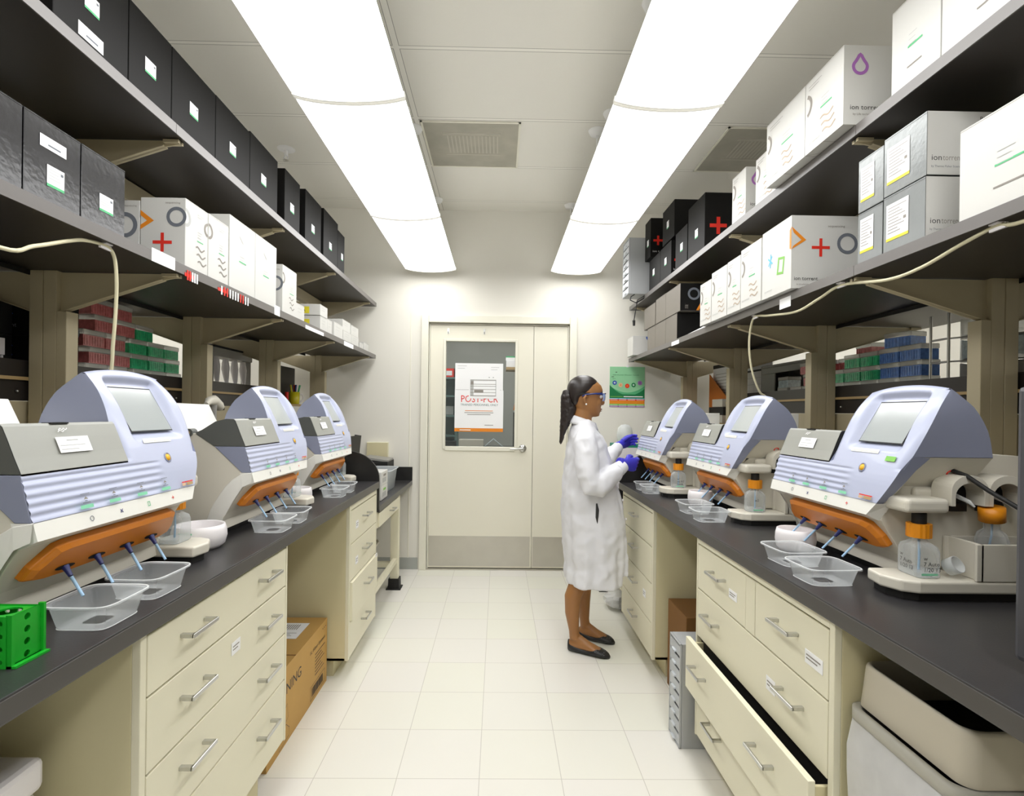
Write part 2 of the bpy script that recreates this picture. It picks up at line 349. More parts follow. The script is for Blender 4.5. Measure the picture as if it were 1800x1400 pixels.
# ---------------------------------------------------------------- lab seen through the door window
def beyond():
    y=7.2
    struct(MB().box(-2.5,2.5,y,y+.05,0,2.9,'wall_grey').obj('wall_beyond'))
    struct(MB().box(-2.55,-2.5,WY+.1,y,0,2.9,'wall_grey').obj('wall_side'))
    struct(MB().box(2.5,2.55,WY+.1,y,0,2.9,'wall_grey').obj('wall_end'))
    struct(MB().box(-2.5,2.5,WY+.1,y,2.9,2.92,'wall_grey').obj('ceiling_beyond'))
    t=thing('ceiling_light','fluorescent ceiling light in the room beyond the door','light',(0,5.5,2.83))
    MB().box(-1.2,1.2,-.32,.32,.01,.05,'fixture_white').obj('housing',t); MB().box(-1.18,1.18,-.3,.3,0,.01,'lamp_white').obj('diffuser',t)
    # bench, low cabinet left, monitor right
    Y=5.9
    m=MB(); m.box(-1.2,1.2,Y-.3,Y+.5,.9,.96,'black_top'); m.box(-1.15,1.15,Y-.2,Y+.45,0,.9,'teal'); tag(m.obj('lab_bench'),'dark topped lab bench in the room behind the door','bench')
    t=thing('open_shelf_unit','green grey shelf unit seen at the left edge of the door window','shelf',(-.72,Y,.961))
    m=MB(); m.box(-.3,-.28,0,.3,0,.9,'teal'); m.box(.24,.26,0,.3,0,.9,'teal'); m.box(-.3,.26,.28,.3,0,.9,'teal'); m.obj('frame',t)
    for z in (.12,.34,.56,.76): MB().box(-.28,.24,0,.28,z,z+.02,'teal').obj('shelf',t)
    m=MB(); m.box(-.72,-.5,Y+.03,Y+.25,1.742,1.84,'print_red'); Face(m,(-.72,Y+.03,1.742),(1,0,0),(0,0,1)).rect(.08,.02,.2,.07,'paper'); tag(m.obj('red_box'),'red box with white label on the shelf unit beyond the door','box')
    for i,(a,b,k) in enumerate(((-.93,-.8,'frost_plastic'),(-.78,-.7,'tip_pale'),(-.68,-.5,'frost_plastic'))):
        tag(MB().box(a,b,Y+.05,Y+.2,1.322,1.42,k).obj('plastic_tub',bevel=.006),'pale tub %s from the left on the middle shelf beyond the door'%ORD[i],'tub','tubs on the shelf beyond the door')
    m=MB(); m.box(.16,.54,Y-.2,Y-.15,.985,1.36,'black_metal'); m.box(.3,.45,Y-.25,Y-.05,.961,.985,'black_metal'); m.box(.18,.52,Y-.205,Y-.2,1.01,1.34,'rubber'); tag(m.obj('monitor'),'black computer monitor seen low at the right of the door window','monitor')
    m=MB()
    m.tube([(.17,Y-.02,1.385),(.19,Y-.05,1.5),(.2,Y-.06,1.75),(.19,Y-.05,2.1),(.26,Y-.05,2.6)],.008,'print_orange',6); m.tube([(.2,Y-.1,1.385),(.22,Y-.06,1.6),(.2,Y-.06,1.75)],.008,'print_red',6); m.tube([(.24,Y-.1,1.385),(.24,Y-.06,1.5),(.2,Y-.06,1.75)],.008,'print_orange',6)
    tag(m.obj('orange_cable'),'bundle of orange cables hanging behind the door window','cable')
    m=MB(); m.box(.08,.6,Y-.02,Y+.28,1.83,1.86,'tan_edge'); m.box(.56,.6,Y-.02,Y+.28,.961,1.83,'tan_edge'); tag(m.obj('wooden_shelf'),'tan wooden shelf seen at the right of the door window','shelf')
    m=MB(); m.box(.08,.24,Y-.015,Y+.12,1.861,1.93,'paper'); m.box(.075,.19,Y-.01,Y+.1,1.931,1.98,'paper'); Face(m,(.075,Y-.01,1.931),(1,0,0),(0,0,1)).rect(0,.035,.115,.049,'print_green'); tag(m.obj('white_carton'),'small white and green cartons on the wooden shelf beyond the door','box')
    m=MB(); m.box(-.42,-.16,Y-.18,Y,.961,1.06,'machine_beige'); m.box(-.7,-.46,Y-.2,Y,.961,1.04,'rubber'); m.tube([(-.15,Y-.1,.98),(-.05,Y-.12,1.07),(.06,Y-.1,.98)],.006,'tip_pale',6); tag(m.obj('bench_equipment'),'small bench equipment and tubing below the sign in the door window','equipment')
beyond()
# ---------------------------------------------------------------- ceiling fittings
def fixture(x0,x1,y0,y1,label,group,rods=()):
    z=2.525; t=thing('linear_ceiling_light',label,'light',((x0+x1)/2,y0,z),0,group); w=(x1-x0)/2; L=y1-y0
    m=MB(); m.box(-w+.02,w-.02,.003,L-.003,.035,.085,'fixture_white'); m.obj('housing',t,bevel=.006)
    n=12; R=[]
    for k,yy in enumerate((.012,.03,L-.03,L-.012)):
        s=.6 if k in(0,3) else 1
        R.append([(-w+2*w*i/n,yy,.034-(.034*s)*(math.sin(math.pi*(i+.6)/(n+1.2)))**.5) for i in range(n+1)]+[(w,yy,.036),(-w,yy,.036)])
    MB().loft(R,'lamp_white',smooth=False).obj('diffuser',t)
    m=MB(); m.loft([[(-w-.004+(2*w+.008)*i/n,yy,.036-.040*(math.sin(math.pi*(i+.6)/(n+1.2)))**.5) for i in range(n+1)]+[(w+.004,yy,.04),(-w-.004,yy,.04)] for yy in (0,.012)],'lens_rim',smooth=False); m.obj('end_cap',t); m=MB()
    m.loft([[(-w-.004+(2*w+.008)*i/n,yy,.036-.040*(math.sin(math.pi*(i+.6)/(n+1.2)))**.5) for i in range(n+1)]+[(w+.004,yy,.04),(-w-.004,yy,.04)] for yy in (L-.012,L)],'lens_rim',smooth=False); m.obj('end_cap',t)
    for rx,ry in rods:
        m=MB(); m.tube([(rx-(x0+x1)/2,ry-y0,.085),(rx-(x0+x1)/2,ry-y0,CZ-z-.025)],.006,'fixture_white',8); m.lathe([(.006,-.03),(.045,-.022),(.055,0)],(rx-(x0+x1)/2,ry-y0,CZ-z-.001),'fixture_white',16); m.obj('hanger_rod',t)
    return t
YS=[4.475,3.265,2.035,.80,-.44,-1.69]
for s,(a,b) in (('left',(-.79,-.375)),('right',(.43,.84))):
    for i in range(5):
        hang=((-.54,3.27),(-.53,4.36)) if s=='left' else ((.583,3.26),(.58,4.43))
        rods=hang if i==0 else (((a+b)/2,YS[i]-.2),((a+b)/2,YS[i+1]+.2))
        w={0:'beside the door wall',1:'second from the door wall',2:'third from the door wall, at the top of the picture',3:'overhead, above the camera',4:'behind the camera'}[i]
        fixture(a,b,YS[i+1]+.002,YS[i]-.002,'white suspended light, %s row, %s'%(s,w),'suspended aisle lights',rods)
for s,x in (('left',-2.8),('right',2.8)):
    for i in range(4): fixture(x-.2,x+.2,YS[i+1]+.002,YS[i]-.002,'suspended light over the neighbouring %s aisle, %s from the door wall'%(s,ORD[i]),'suspended lights of the side aisles')
def vent(x0,x1,y0,y1,label):
    t=thing('ceiling_vent',label,'vent',((x0+x1)/2,(y0+y1)/2,CZ),0,'perforated ceiling vents'); w=(x1-x0)/2; l=(y1-y0)/2
    m=MB(); 
    for q in ((-w,w,-l,-l+.012),(-w,w,l-.012,l),(-w,-w+.012,-l,l),(w-.012,w,-l,l)): m.box(*q,-.006,-.0005,'frame_paint')
    m.obj('frame',t)
    m=MB(); m.box(-w+.012,w-.012,-l+.012,l-.012,-.003,-.0008,'vent_mesh'); m.obj('perforated_panel',t)
    m=MB(); 
    for k in range(14): m.box(-w*.52+k*w*.08,-w*.52+k*w*.08+.008,-l*.45,l*.3,-.0045,-.003,'vent_slat')
    for yy in (-.55,-.5,.36): m.box(-w*.6,w*.6,l*yy,l*yy+.01,-.0045,-.003,'vent_slat')
    m.obj('inner_louvre',t)
mat('vent_mesh','#a9a596',.6,var=.25,scale=6); mat('vent_slat','#bab6a8',.6)
vent(-.49,.112,3.182,3.77,'perforated square vent in the ceiling between the two light rows')
vent(1.36,1.95,3.182,3.77,'dim perforated ceiling vent above the right shelves')
t=thing('sprinkler_head','small white sprinkler head on the ceiling above the left black cartons','sprinkler',(-1.433,3.568,CZ))
m=MB(); m.lathe([(.0,-.012),(.03,-.012),(.055,-.003),(.057,-.0005)],(0,0,0),'fixture_white'); m.obj('escutcheon',t)
m=MB(); m.tube([(0,0,-.01),(0,0,-.045)],.012,'fixture_white'); m.tube([(0,0,-.04),(.014,0,-.055),(.004,0,-.075)],.004,'fixture_white',6); m.tube([(0,0,-.04),(-.014,0,-.055),(-.004,0,-.075)],.004,'fixture_white',6); m.lathe([(0,-.08),(.02,-.08),(.02,-.076),(0,-.076)],(0,0,0),'steel'); m.obj('nozzle',t)
# ================================================================= benches and shelving   (side s: -1 left, +1 right)
def bx(m,s,a,b,y0,y1,z0,z1,mt,**k):     # a<b are distances from the aisle axis
    if s<0: a,b=-b,-a
    m.box(a,b,y0,y1,z0,z1,mt,**k); return m
CTZ={-1:.922,1:.914}; CTX={-1:.73,1:.79}; FX={-1:.76,1:.818}; ROW=[.845,.672,.483,.28,.085]
NM={-1:'left',1:'right'}
def handle(parent,s,x,y,z,L=.10):
    m=MB(); x0=x-.028
    for e in (-1,1):
        bx(m,s,x0-.004,x,y+e*(L/2)-.006,y+e*(L/2)+.006,z-.005,z+.005,'brushed')
    bx(m,s,x0-.006,x0+.001,y-L/2-.006,y+L/2+.006,z-.005,z+.005,'brushed')
    return m.obj('handle',parent,bevel=.0015)
def drawer(t,s,y0,y1,z0,z1,fx,out=0,handles=None,labels=(),depth=.45):
    m=MB(); bx(m,s,fx-out-.018,fx-out,y0,y1,z0,z1,'cream_metal')
    if out:
        bx(m,s,fx-out,fx-out+.05,y0+.01,y0+.02,z0+.01,z1-.02,'cream_side'); bx(m,s,fx-out,fx+.05,y1-.02,y1-.01,z0+.01,z1-.02,'cream_side')
        bx(m,s,fx-out,fx+.05,y0+.02,y1-.02,z0+.01,z0+.015,'rubber')
    d=m.obj('drawer',t,bevel=.002)
    zc=(z0+z1)/2+ (z1-z0)*.12
    for hy in (handles or [(y0+y1)/2]): handle(d,s,fx-out-.018,hy,zc)
    for (u,v,w,h,k) in labels:
        m=MB(); bx(m,s,fx-out-.0195,fx-out-.0185,y0+u,y0+u+w,z0+v,z0+v+h,k)
        X=s*(fx-out-.0197)
        F=Face(m,(X,y0+u if s<0 else y0+u+w,z0+v),(0,-s,0),(0,0,1),.0002)
        if k=='paper': F.lines(.006,h*.6,w-.008,2,h*.25,h*.1,'ink_soft')
        m.obj('label',d)
    return d
def cabinet(s,y0,y1,z0,label,rows,double_top=False,rowz=None):
    ROW=rowz or globals()['ROW']; fx=FX[s]; zt=CTZ[s]-.042; bk=1.40 if s<0 else 1.5
    t=thing('drawer_cabinet',label,'cabinet',(0,0,0),0,'cream drawer cabinets')
    m=MB(); bx(m,s,fx,bk,y0,y0+.018,z0,zt,'cream_side'); bx(m,s,fx,bk,y1-.018,y1,z0,zt,'cream_side'); bx(m,s,bk-.01,bk,y0,y1,z0,zt,'cream_side'); bx(m,s,fx,bk,y0,y1,z0,z0+.015,'cream_side'); bx(m,s,fx+.02,bk,y0,y1,zt-.012,zt,'cream_side')
    bx(m,s,fx-.018,fx,y0,y0+.02,z0,zt,'cream_metal'); bx(m,s,fx-.018,fx,y1-.012,y1,z0,zt,'cream_metal'); bx(m,s,fx-.018,fx,y0+.02,y1-.012,ROW[0]+.004,zt,'cream_metal')
    bx(m,s,fx+.0,fx+.01,y0+.02,y1-.012,z0+.01,ROW[0]+.004,'rubber')
    m.obj('carcass',t,bevel=.0015)
    m=MB(); bx(m,s,fx+.065,bk-.05,y0+.03,y1-.03,0,z0,'cream_side'); m.obj('plinth',t)
    a,b=y0+.023,y1-.015; zs=ROW[:4]+[z0+.005]; g=.0025
    for i in range(4):
        r=rows.get(i,{})
        if i==0 and double_top:
            mid=double_top
            m=MB(); bx(m,s,fx-.018,fx,mid-.03,mid+.03,zs[1]+g,zs[0]-g,'cream_metal'); m.obj('mullion',t)
            drawer(t,s,a,mid-.032,zs[1]+g,zs[0]-g,fx,labels=r.get('l1',()))
            drawer(t,s,mid+.032,b,zs[1]+g,zs[0]-g,fx,labels=r.get('l2',()))
        else: drawer(t,s,a,b,zs[i+1]+g,zs[i]-g,fx,out=r.get('out',0),handles=r.get('h'),labels=r.get('l',()))
    return t
cabinet(-1,1.125,1.905,.185,'wide cream drawer cabinet under the left bench, nearest the camera',{0:dict(h=[1.32,1.73]),1:dict(h=[1.32,1.73],l=[(.36,.09,.05,.035,'paper')]),2:dict(h=[1.32,1.73]),3:dict(h=[1.32,1.73],l=[(.3,.03,.055,.03,'print_green')])},rowz=[.872,.735,.568,.405,.19])
cabinet(-1,2.70,3.295,.09,'narrow cream drawer cabinet at the far end of the left bench',{0:dict(l=[(.09,.06,.05,.04,'paper')]),1:dict(l=[(.09,.06,.05,.04,'paper')]),2:dict(out=.012,l=[(.5,.19,.04,.02,'paper')]),3:{}})
cabinet(1,1.245,2.118,.085,'wide cream cabinet under the right bench with one drawer pulled open',{0:dict(l1=[(.02,.05,.075,.035,'paper')],l2=[(.06,.06,.06,.03,'paper')]),1:dict(h=[1.42,1.95],l=[(.24,.07,.05,.04,'paper')]),2:dict(h=[1.48,1.95],out=.045),3:dict(h=[1.48,1.92])},double_top=1.665)
cabinet(1,2.715,3.385,.10,'cream drawer cabinet at the far end of the right bench, beside the person',{2:dict(l=[(.1,.09,.05,.04,'paper')])})
PX={-1:1.45,1:1.555}
def worktop(s):
    z=CTZ[s]; x=CTX[s]
    m=MB(); CE=3.3 if s<0 else 3.44
    bx(m,s,x,PX[s]+.094,-.55,CE,z-.042,z,'black_top'); bx(m,s,x-.001,x+.002,-.55,CE,z-.040,z-.004,'edge_dark')
    o=m.obj('countertop',None,bevel=.004); tag(o,'long black countertop of the %s bench carrying the sequencers'%NM[s],'countertop')
    # rounded black end panel
    m=MB(); h=.185; P=[(x,.745-.0),(x,z+.01)]
    for k in range(13): a=math.pi*k/12*.5; P.append((x+.2-.2*math.cos(a),z+.01+(h-.01)*math.sin(a)))
    P+= [(x+.45,z+h),(x+.45,.745)]
    m.prism([(s*a,b) for a,b in P],CE+.001,CE+.016,'black_metal',lambda u,v,w:(u,w,v)); tag(m.obj('end_panel'),'rounded black splash panel closing the far end of the %s bench'%NM[s],'panel')
mat('edge_dark','#4a4744',.4)
worktop(-1); worktop(1)
def low_desk(s):
    x=CTX[s]; z=.765; D0=3.32 if s<0 else 3.46; t=thing('writing_desk','low cream desk with black top between the %s bench and the door wall'%NM[s],'desk')
    m=MB(); bx(m,s,x,1.4,D0,4.585,z-.04,z,'black_top'); m.obj('desk_top',t,bevel=.003)
    m=MB(); bx(m,s,x,1.4,4.572,4.585,z+.0005,z+.115,'black_metal'); m.obj('backsplash',t)
    m=MB(); bx(m,s,x+.02,1.38,D0+.02,4.13,z-.145,z-.042,'cream_metal'); m.obj('apron',t,bevel=.002)
    m=MB(); bx(m,s,x+.008,x+.02,D0+.04,4.0,z-.14,z-.05,'cream_metal'); d=m.obj('drawer',t,bevel=.002); handle(d,s,x+.008,3.72,z-.09)
    for yy,xx in ((4.07,x+.02),(4.07,1.3)):
        m=MB(); bx(m,s,xx,xx+.06,yy,yy+.06,.05,z-.145,'cream_metal'); l=m.obj('leg',t,bevel=.002)
        m=MB(); m.loft([[(s*(xx+.03)+a*w,yy+.03+b*w,zz) for a,b in ((-1,-1),(1,-1),(1,1),(-1,1))] for w,zz in ((.055,0),(.055,.008),(.042,.012),(.04,.08))],'rubber',smooth=False); m.obj('foot',l)
    m=MB(); bx(m,s,x+.03,1.3,4.085,4.12,.16,.2,'cream_metal'); bx(m,s,x+.03,x+.06,D0+.02,4.07,.2,.235,'cream_metal'); m.obj('stretcher',t)
low_desk(-1); low_desk(1)
PY={-1:[.03,.9,1.765,2.61,3.435,4.36],1:[-.05,.8,1.665,2.58,3.5,4.39]}; PX={-1:1.45,1:1.555}
SHX={-1:1.05,1:1.11}
def shelving(s):
    px=PX[s]; lower,upper=1.832,2.274; fx=SHX[s]
    t=thing('shelving_frame','beige steel double-sided shelving with two black tiers standing on the %s bench'%NM[s],'shelving frame')
    for y in PY[s]:
        m=MB(); z0=(.001+CTZ[s]) if y<3.3 else 0
        bx(m,s,px,px+.043,y,y+.05,z0,upper-.03,'post_beige'); bx(m,s,px+.045,px+.088,y,y+.05,z0,upper-.03,'post_beige'); bx(m,s,px+.04,px+.048,y+.004,y+.05,z0,upper-.03,'post_beige')
        bx(m,s,px-.033,px,y,y+.05,1.30,1.67,'post_beige'); bx(m,s,px-.008,px,y,y+.05,z0,1.30,'post_beige'); bx(m,s,px-.033,px-.001,y,y+.05,1.87,2.10,'post_beige')
        p=m.obj('post',t,bevel=.002)
    for zt in (lower-.03,upper-.03):
        for y in PY[s]:
            for side in (0,1):
                m=MB(); a,b=(fx+.015,px) if side==0 else (px+.088,px+.088+(px-fx)-.02)
                A,B=(a,b) if side==0 else (b,a)
                poly=[(s*A,zt-.002),(s*B,zt-.002),(s*B,zt-.135),(s*(A+(.05 if side==0 else -.05)),zt-.022),(s*A,zt-.012)]
                m.prism(poly,y+.018,y+.024,'post_beige',lambda u,v,w:(u,w,v))
                # bottom flange following the taper
                e=.05 if side==0 else -.05
                m.prism([(s*B,zt-.135),(s*(A+e),zt-.022),(s*(A+e),zt-.019),(s*B,zt-.131)],y+.008,y+.034,'post_beige',lambda u,v,w:(u,w,v))
                m.box(min(s*A,s*(A+e)),max(s*A,s*(A+e)),y+.006,y+.036,zt-.012,zt-.002,'post_beige')
                m.obj('bracket',t)
    m=MB(); bx(m,s,px+.0,px+.04,PY[s][0],PY[s][-1]+.05,upper-.11,upper-.034,'post_beige'); m.obj('rail',t)
    for nm,zt in (('lower',lower),('upper',upper)):
        m=MB(); bx(m,s,fx+.004,px+.085,-.42,4.555,zt-.03,zt,'shelf_black')
        o=m.obj('shelf_board',t)
        m=MB(); bx(m,s,fx,fx+.004,-.42,1.735 if s<0 else 1.66,zt-.031,zt+.001,'edge_grey'); bx(m,s,fx,fx+.004,1.737 if s<0 else 1.662,4.555,zt-.031,zt+.001,'edge_grey'); e=m.obj('edge_strip',o)
        m=MB(); bx(m,s,px+.092,px+.092+.47,-.42,4.25 if s<0 else 4.3,zt-.03,zt,'shelf_far_lit')
        m.obj('shelf_board',t)
        m=MB(); bx(m,s,px+.0855,px+.0915,-.42,4.25,zt-.045,zt-.004,'rubber'); m.obj('joint_strip',o)
        if nm=='lower':
            if s<0:
                L=[(1.62,1.735,'paper',.04,.002),(1.79,1.845,'print_red',.012,.0),(2.0,2.06,'print_red',.012,0),(2.5,2.56,'paper',.045,.002),(2.9,3.2,'paper',.02,0),(3.62,3.85,'paper',.03,0)]
            else: L=[(2.02,2.1,'paper',.04,-.02),(3.28,3.42,'paper',.025,0)]
            for a,b,k,h,dz in L:
                m=MB(); bx(m,s,fx-.0015,fx-.0002,a,b,zt-.03+dz-.004,zt-.03+dz+h-.004,k); m.obj('tag',o)
            if s<0:
                m=MB()
                for q in range(16):
                    y=1.80+q*.014 if q<5 else 2.02+(q-5)*.021
                    bx(m,s,fx-.003,fx-.0016,y,y+.008,zt-.045,zt-.012,'paper' if q%6>1 else 'print_red')
                m.obj('tag',o)
    # middle ledge towards the neighbouring aisle
    x=px+.10; y0,y1=-.42,(3.52 if s<0 else 3.84)
    T=t; t=None
    m=MB(); bx(m,s,x+.012,x+.42,y0,y1,1.452,1.465,'shelf_black'); bx(m,s,x,x+.012,y0,y1,1.452,1.507,'shelf_black'); bx(m,s,x,x+.012,y0,y1,1.374,1.441,'shelf_black'); t=m.obj('ledge_board',T)
    m=MB(); bx(m,s,x-.012,x+.012,y0,y1,1.441,1.452,'tan_edge'); m.obj('edge_strip',t)
    m=MB(); bx(m,s,x,x+.012,y0,y1,CTZ[s]+.001,1.373,'post_beige'); bx(m,s,x,x+.4,y0,y0+.02,CTZ[s],1.37,'post_beige'); m.obj('back_panel',T)
    m=MB(); ya,za=(3.56,1.40) if s<0 else (3.86,1.30)
    bx(m,s,x,x+.40,ya,4.34,za-.015,za,'tan_edge'); bx(m,s,x+.38,x+.40,ya,4.34,CTZ[s]+.001,za-.015,'post_beige'); bx(m,s,x,x+.40,ya,ya+.015,CTZ[s]+.001,za-.015,'post_beige'); m.obj('low_shelf',T)
    m=MB()
    for y in PY[s][:-1]: 
        for dy in (-.03,.09): m.sphere((s*(x-.003),y+dy,1.405),.005,'brushed',8,6)
    m.obj('screw',t)
    # rear half of the bench (neighbouring aisle)
    m=MB(); bx(m,s,px+.0945,px+.75,-.55,4.4,.87,CTZ[s]-.002,'black_top'); bx(m,s,px+.1,px+.7,-.5,4.35,.1,.868,'cream_side'); tag(m.obj('rear_bench'),'rear half of the %s bench facing the neighbouring aisle'%NM[s],'bench')
mat('shelf_far_lit','#5a544d',.4,var=.1)  # same black boards, light from the neighbouring aisle painted in as lighter grey
shelving(-1); shelving(1)
# ================================================================= sequencers
PF=[(.186,0),(.22,.009),(.28,.023),(.307,.033),(.35,.050),(.40,.071),(.44,.090),(.48,.115),(.513,.146)]
XR=[(.186,.493),(.22,.519),(.28,.556),(.35,.579),(.40,.588),(.44,.590),(.48,.583),(.513,.570)]
def itp(T,h):
    if h<=T[0][0]: return T[0][1]
    for (a,b),(c,d) in zip(T,T[1:]):
        if h<=c: return b+(d-b)*(h-a)/(c-a)
    return T[-1][1]
def sm(T,h): return (itp(T,h-.012)+itp(T,h)+itp(T,h+.012))/3 if T[0][0]+.012<h<T[-1][0]-.012 else itp(T,h)
def sequencer():
    t=thing('gene_sequencer','x','laboratory instrument')
    # ---- white lower strip
    m=MB(); R=[]
    hs=[.186,.195,.207,.219]
    for h in hs:
        xr=itp(XR,h); R.append([(0+(xr)*i/10,itp(PF,h),h) for i in range(11)])
    m.loft(R,'machine_white',False,False,False)
    m.add([(0,0,.186),(.493,0,.186),(.493,.035,.170),(0,.035,.170)],[(0,3,2,1)],'machine_white')
    m.add([(0,0,.186),(0,.009,.219),(0,.05,.219),(0,.035,.17)],[(0,1,2,3)],'machine_white')
    m.add([(.493,0,.186),(.5185,.009,.219),(.52,.05,.219),(.493,.035,.17)],[(0,3,2,1)],'machine_white')
    n=(0,-.0,0)
    F=Face(m,(0,0,.186),(1,0,0),(0,.0088/.0342,.0330/.0342),.0012)
    for x,k in ((.135,0),(.222,1),(.315,2),(.41,3)):
        y=.017
        if k==0: F.ring(x,y,.0048,.0016,'ink_grey')
        if k==1: F.plus(x,y,.0055,.0018,'print_navy',.785)
        if k==2: F.square(x,y,.0045,.0055,.0014,'print_green')
        if k==3: F.plus(x,y,.0045,.0018,'print_red')
    m.obj('lower_trim',t)
    # ---- lavender front face, ribbed on the left, rising into the screen hood
    m=MB(); nx=64
    def dep(x,h):
        d=sm(PF,h)
        if h<.30 and x<.40:
            w=min(1,(.40-x)/.03)*min(1,(.305-h)/.008)*min(1,max(0,h-.219)/.006); d+=w*.0013*(math.cos((h-.222)/.0165*2*math.pi)-1)*-1
        # recess round the screen
        a=max(.352-x,x-.521,0); b=max(.371-h,h-.488,0); r=math.hypot(a,b)
        k=max(0,1-r/.022); d+=.023*k*k*(3-2*k)
        # crown of bezel
        xr=sm(XR,h)
        if h>.31:
            e=min(x-.285,xr-x); q=max(0,1-e/.02); d+=.008*q*q
        return d
    hs=[.22+.085*i/34 for i in range(35)]
    R=[[(lambda x:(x,dep(x,h),h))(sm(XR,h)*i/nx) for i in range(nx+1)] for h in hs]
    m.loft(R,'lavender',False,True,False)
    hs=[.305+(.513-.305)*i/60 for i in range(61)]; x0=.284
    R=[]
    for h in hs:
        xr=sm(XR,h); xl=x0+.016*max(0,(h-.40)/.11); R.append([(lambda x,s:(x,dep(x,h)+(.022*(4*s*(1-s))*max(0,(h-.495)/.018)*0),h+.010*(4*s*(1-s))*max(0,(h-.47)/.043)))(xl+(xr-xl)*i/nx,i/nx) for i in range(nx+1)])
    # roll over the top
    top=[(.149,.5155,.012),(.153,.5168,.014),(.157,.5165,.0145)]
    for d,h,a in top: R.append([(lambda s:(.30+(.569-.30)*s,d,h+a*4*s*(1-s)))(i/nx) for i in range(nx+1)])
    m.loft(R,'lavender',False,True,False)
    F=Face(m,(0,.060,.370),(1,0,0),(0,.0,1),.0)
    # printing
    U=Vector((0,.016,.06)).normalized()
    F=Face(m,(0,.0095,.2225),(1,0,0),tuple(U),.0045)
    for x in (.125,.205,.295,.385):
        F.rect(x-.016,.002,x+.018,.0095,'print_tape'); F.rect(x-.008,.013,x+.012,.0145,'ink_grey'); F.rect(x-.002,.017,x+.005,.0185,'ink_grey'); F.lines(x-.010,.032,x+.014,1,.01,.0012,'ink_grey',0); F.poly([(x-.004,.021),(x+.008,.021),(x+.002,.027)],'ink_soft')
    F.rect(.455,.010,.505,.013,'print_red'); F.rect(.455,.002,.47,.009,'warm_tube'); F.rect(.475,.002,.503,.0095,'tan_edge')
    U=Vector((0,.045,.1)).normalized(); F=Face(m,(0,.0475,.345),(1,0,0),tuple(U),.001)
    F.rect(.36,.000,.47,.012,'machine_white'); F.text('personal genome machine',.365,.003,.006,'ink_pale',w=.1)
    m.obj('front_panel',t)
    # ---- screen
    A=Vector((.3525,.0735,.3725)); u=Vector((0,.066,.114))
    m=MB(); q=.0015; r=Vector((1,0,0)); n=r.cross(u).normalized()
    P=[A,A+r*.168,A+r*.168+u,A+u]; m.add([p-u*0 for p in P],[(0,1,2,3)],'rubber')
    P=[A+r*.003+u*.02+n*.001,A+r*.165+u*.02+n*.001,A+r*.165+u*.97+n*.001,A+r*.003+u*.97+n*.001]; m.add(P,[(0,1,2,3)],'screen_glass'); m.obj('touch_screen',t)
    m=MB(); c=(.431,.040,.305)
    m.loft([[(c[0]+r*math.cos(k/20*6.283),c[1]-q-r*math.sin(k/20*6.283)*-.36,c[2]+r*math.sin(k/20*6.283)) for k in range(20)] for r,q in ((.0125,.008),(.0125,.010),(.0095,.010),(.0085,.007))],'slate',False)
    m.loft([[(c[0]+r*math.cos(k/20*6.283),c[1]-q+r*math.sin(k/20*6.283)*.36,c[2]+r*math.sin(k/20*6.283)) for k in range(20)] for r,q in ((.0085,.007),(.008,.011),(.001,.012))],'yellow_button'); m.obj('power_button',t)
    # ---- hood sides and shell
    BK=[(.262,.345),(.258,.372),(.254,.393),(.247,.415),(.237,.435),(.226,.453),(.213,.47),(.197,.484),(.18,.497),(.166,.508),(.155,.5155)]
    FH=[.345,.365,.385,.405,.425,.445,.46,.475,.49,.502,.513]
    def side(right,name):
        m=MB(); R=[]
        for (bd,bh),fh in zip(BK,FH):
            fx_=sm(XR,fh) if right else (x0+.016*max(0,(fh-.40)/.11)); bxx=.572 if right else .296
            a=Vector((fx_,dep(fx_,fh) ,fh)); b=Vector((bxx,bd,bh))
            R.append([tuple(a.lerp(b,k/6)) for k in range(7)])
        m.loft(R,'slate',False,True,False)
        if right:
            R=[]
            for h,ins in ((.186,.012),(.22,.022),(.25,.030),(.28,.036),(.31,.042),(.345,.05)):
                x=sm(XR,h); d=dep(x,h); R.append([(x,d,h),(x-.001,d+ins*.5,h+.0),(x-.003,d+ins,h+.0)])
            R.append([(sm(XR,.345),dep(.579,.345),.345),(.578,.15,.345),(.572,.262,.345)]) if 0 else None
            m.loft(R,'slate',False,True,False)
        else:
            m.add([(x0,dep(x0,.305),.305),(x0,dep(x0,.345),.345),(.296,.262,.345),(.296,.2,.305)],[(0,1,2,3)],'slate')
        m.obj(name,t)
    side(True,'side_panel'); side(False,'side_panel')
    m=MB(); R=[]
    for i,(bd,bh) in enumerate(BK+[(.182,.514)][:0]):
        a=.006+.009*i/10; R.append([(.296+(.572-.296)*k/16,bd,bh+a*4*(k/16)*(1-k/16)) for k in range(17)])
    R.append([(.300+(.569-.300)*k/16,.157,.5165+.0145*4*(k/16)*(1-k/16)) for k in range(17)])
    m.loft(R,'slate',False,True,False); m.obj('hood_shell',t)
    # ---- hatch lid
    m=MB(); P=[(.033,.3085),(.045,.337),(.058,.371),(.068,.395),(.073,.400),(.098,.400),(.133,.391),(.178,.362),(.20,.352),(.137,.3085)]
    m.prism(P,.0,.006,'hatch_dark'); m.prism(P,.279,.283,'rubber')
    R=[[(x,d,h) for x in (.004,.28)] for d,h in P[:9]]
    m.loft(R,'hatch_grey',False,False,False)
    m.loft([[(x,d-.0018,h+.0005) for x in (.0,.2825)] for d,h in P[:5]],'hatch_grey',False,False,False)
    m.box(.105,.15,.066,.085,.3985,.4015,'rubber'); m.tube([(-.002,.222,.352),(.03,.222,.352)],.014,'hatch_dark',14); m.tube([(-.004,.222,.352),(-.002,.222,.352)],.006,'tan_edge',10); l=m.obj('hatch_lid',t)
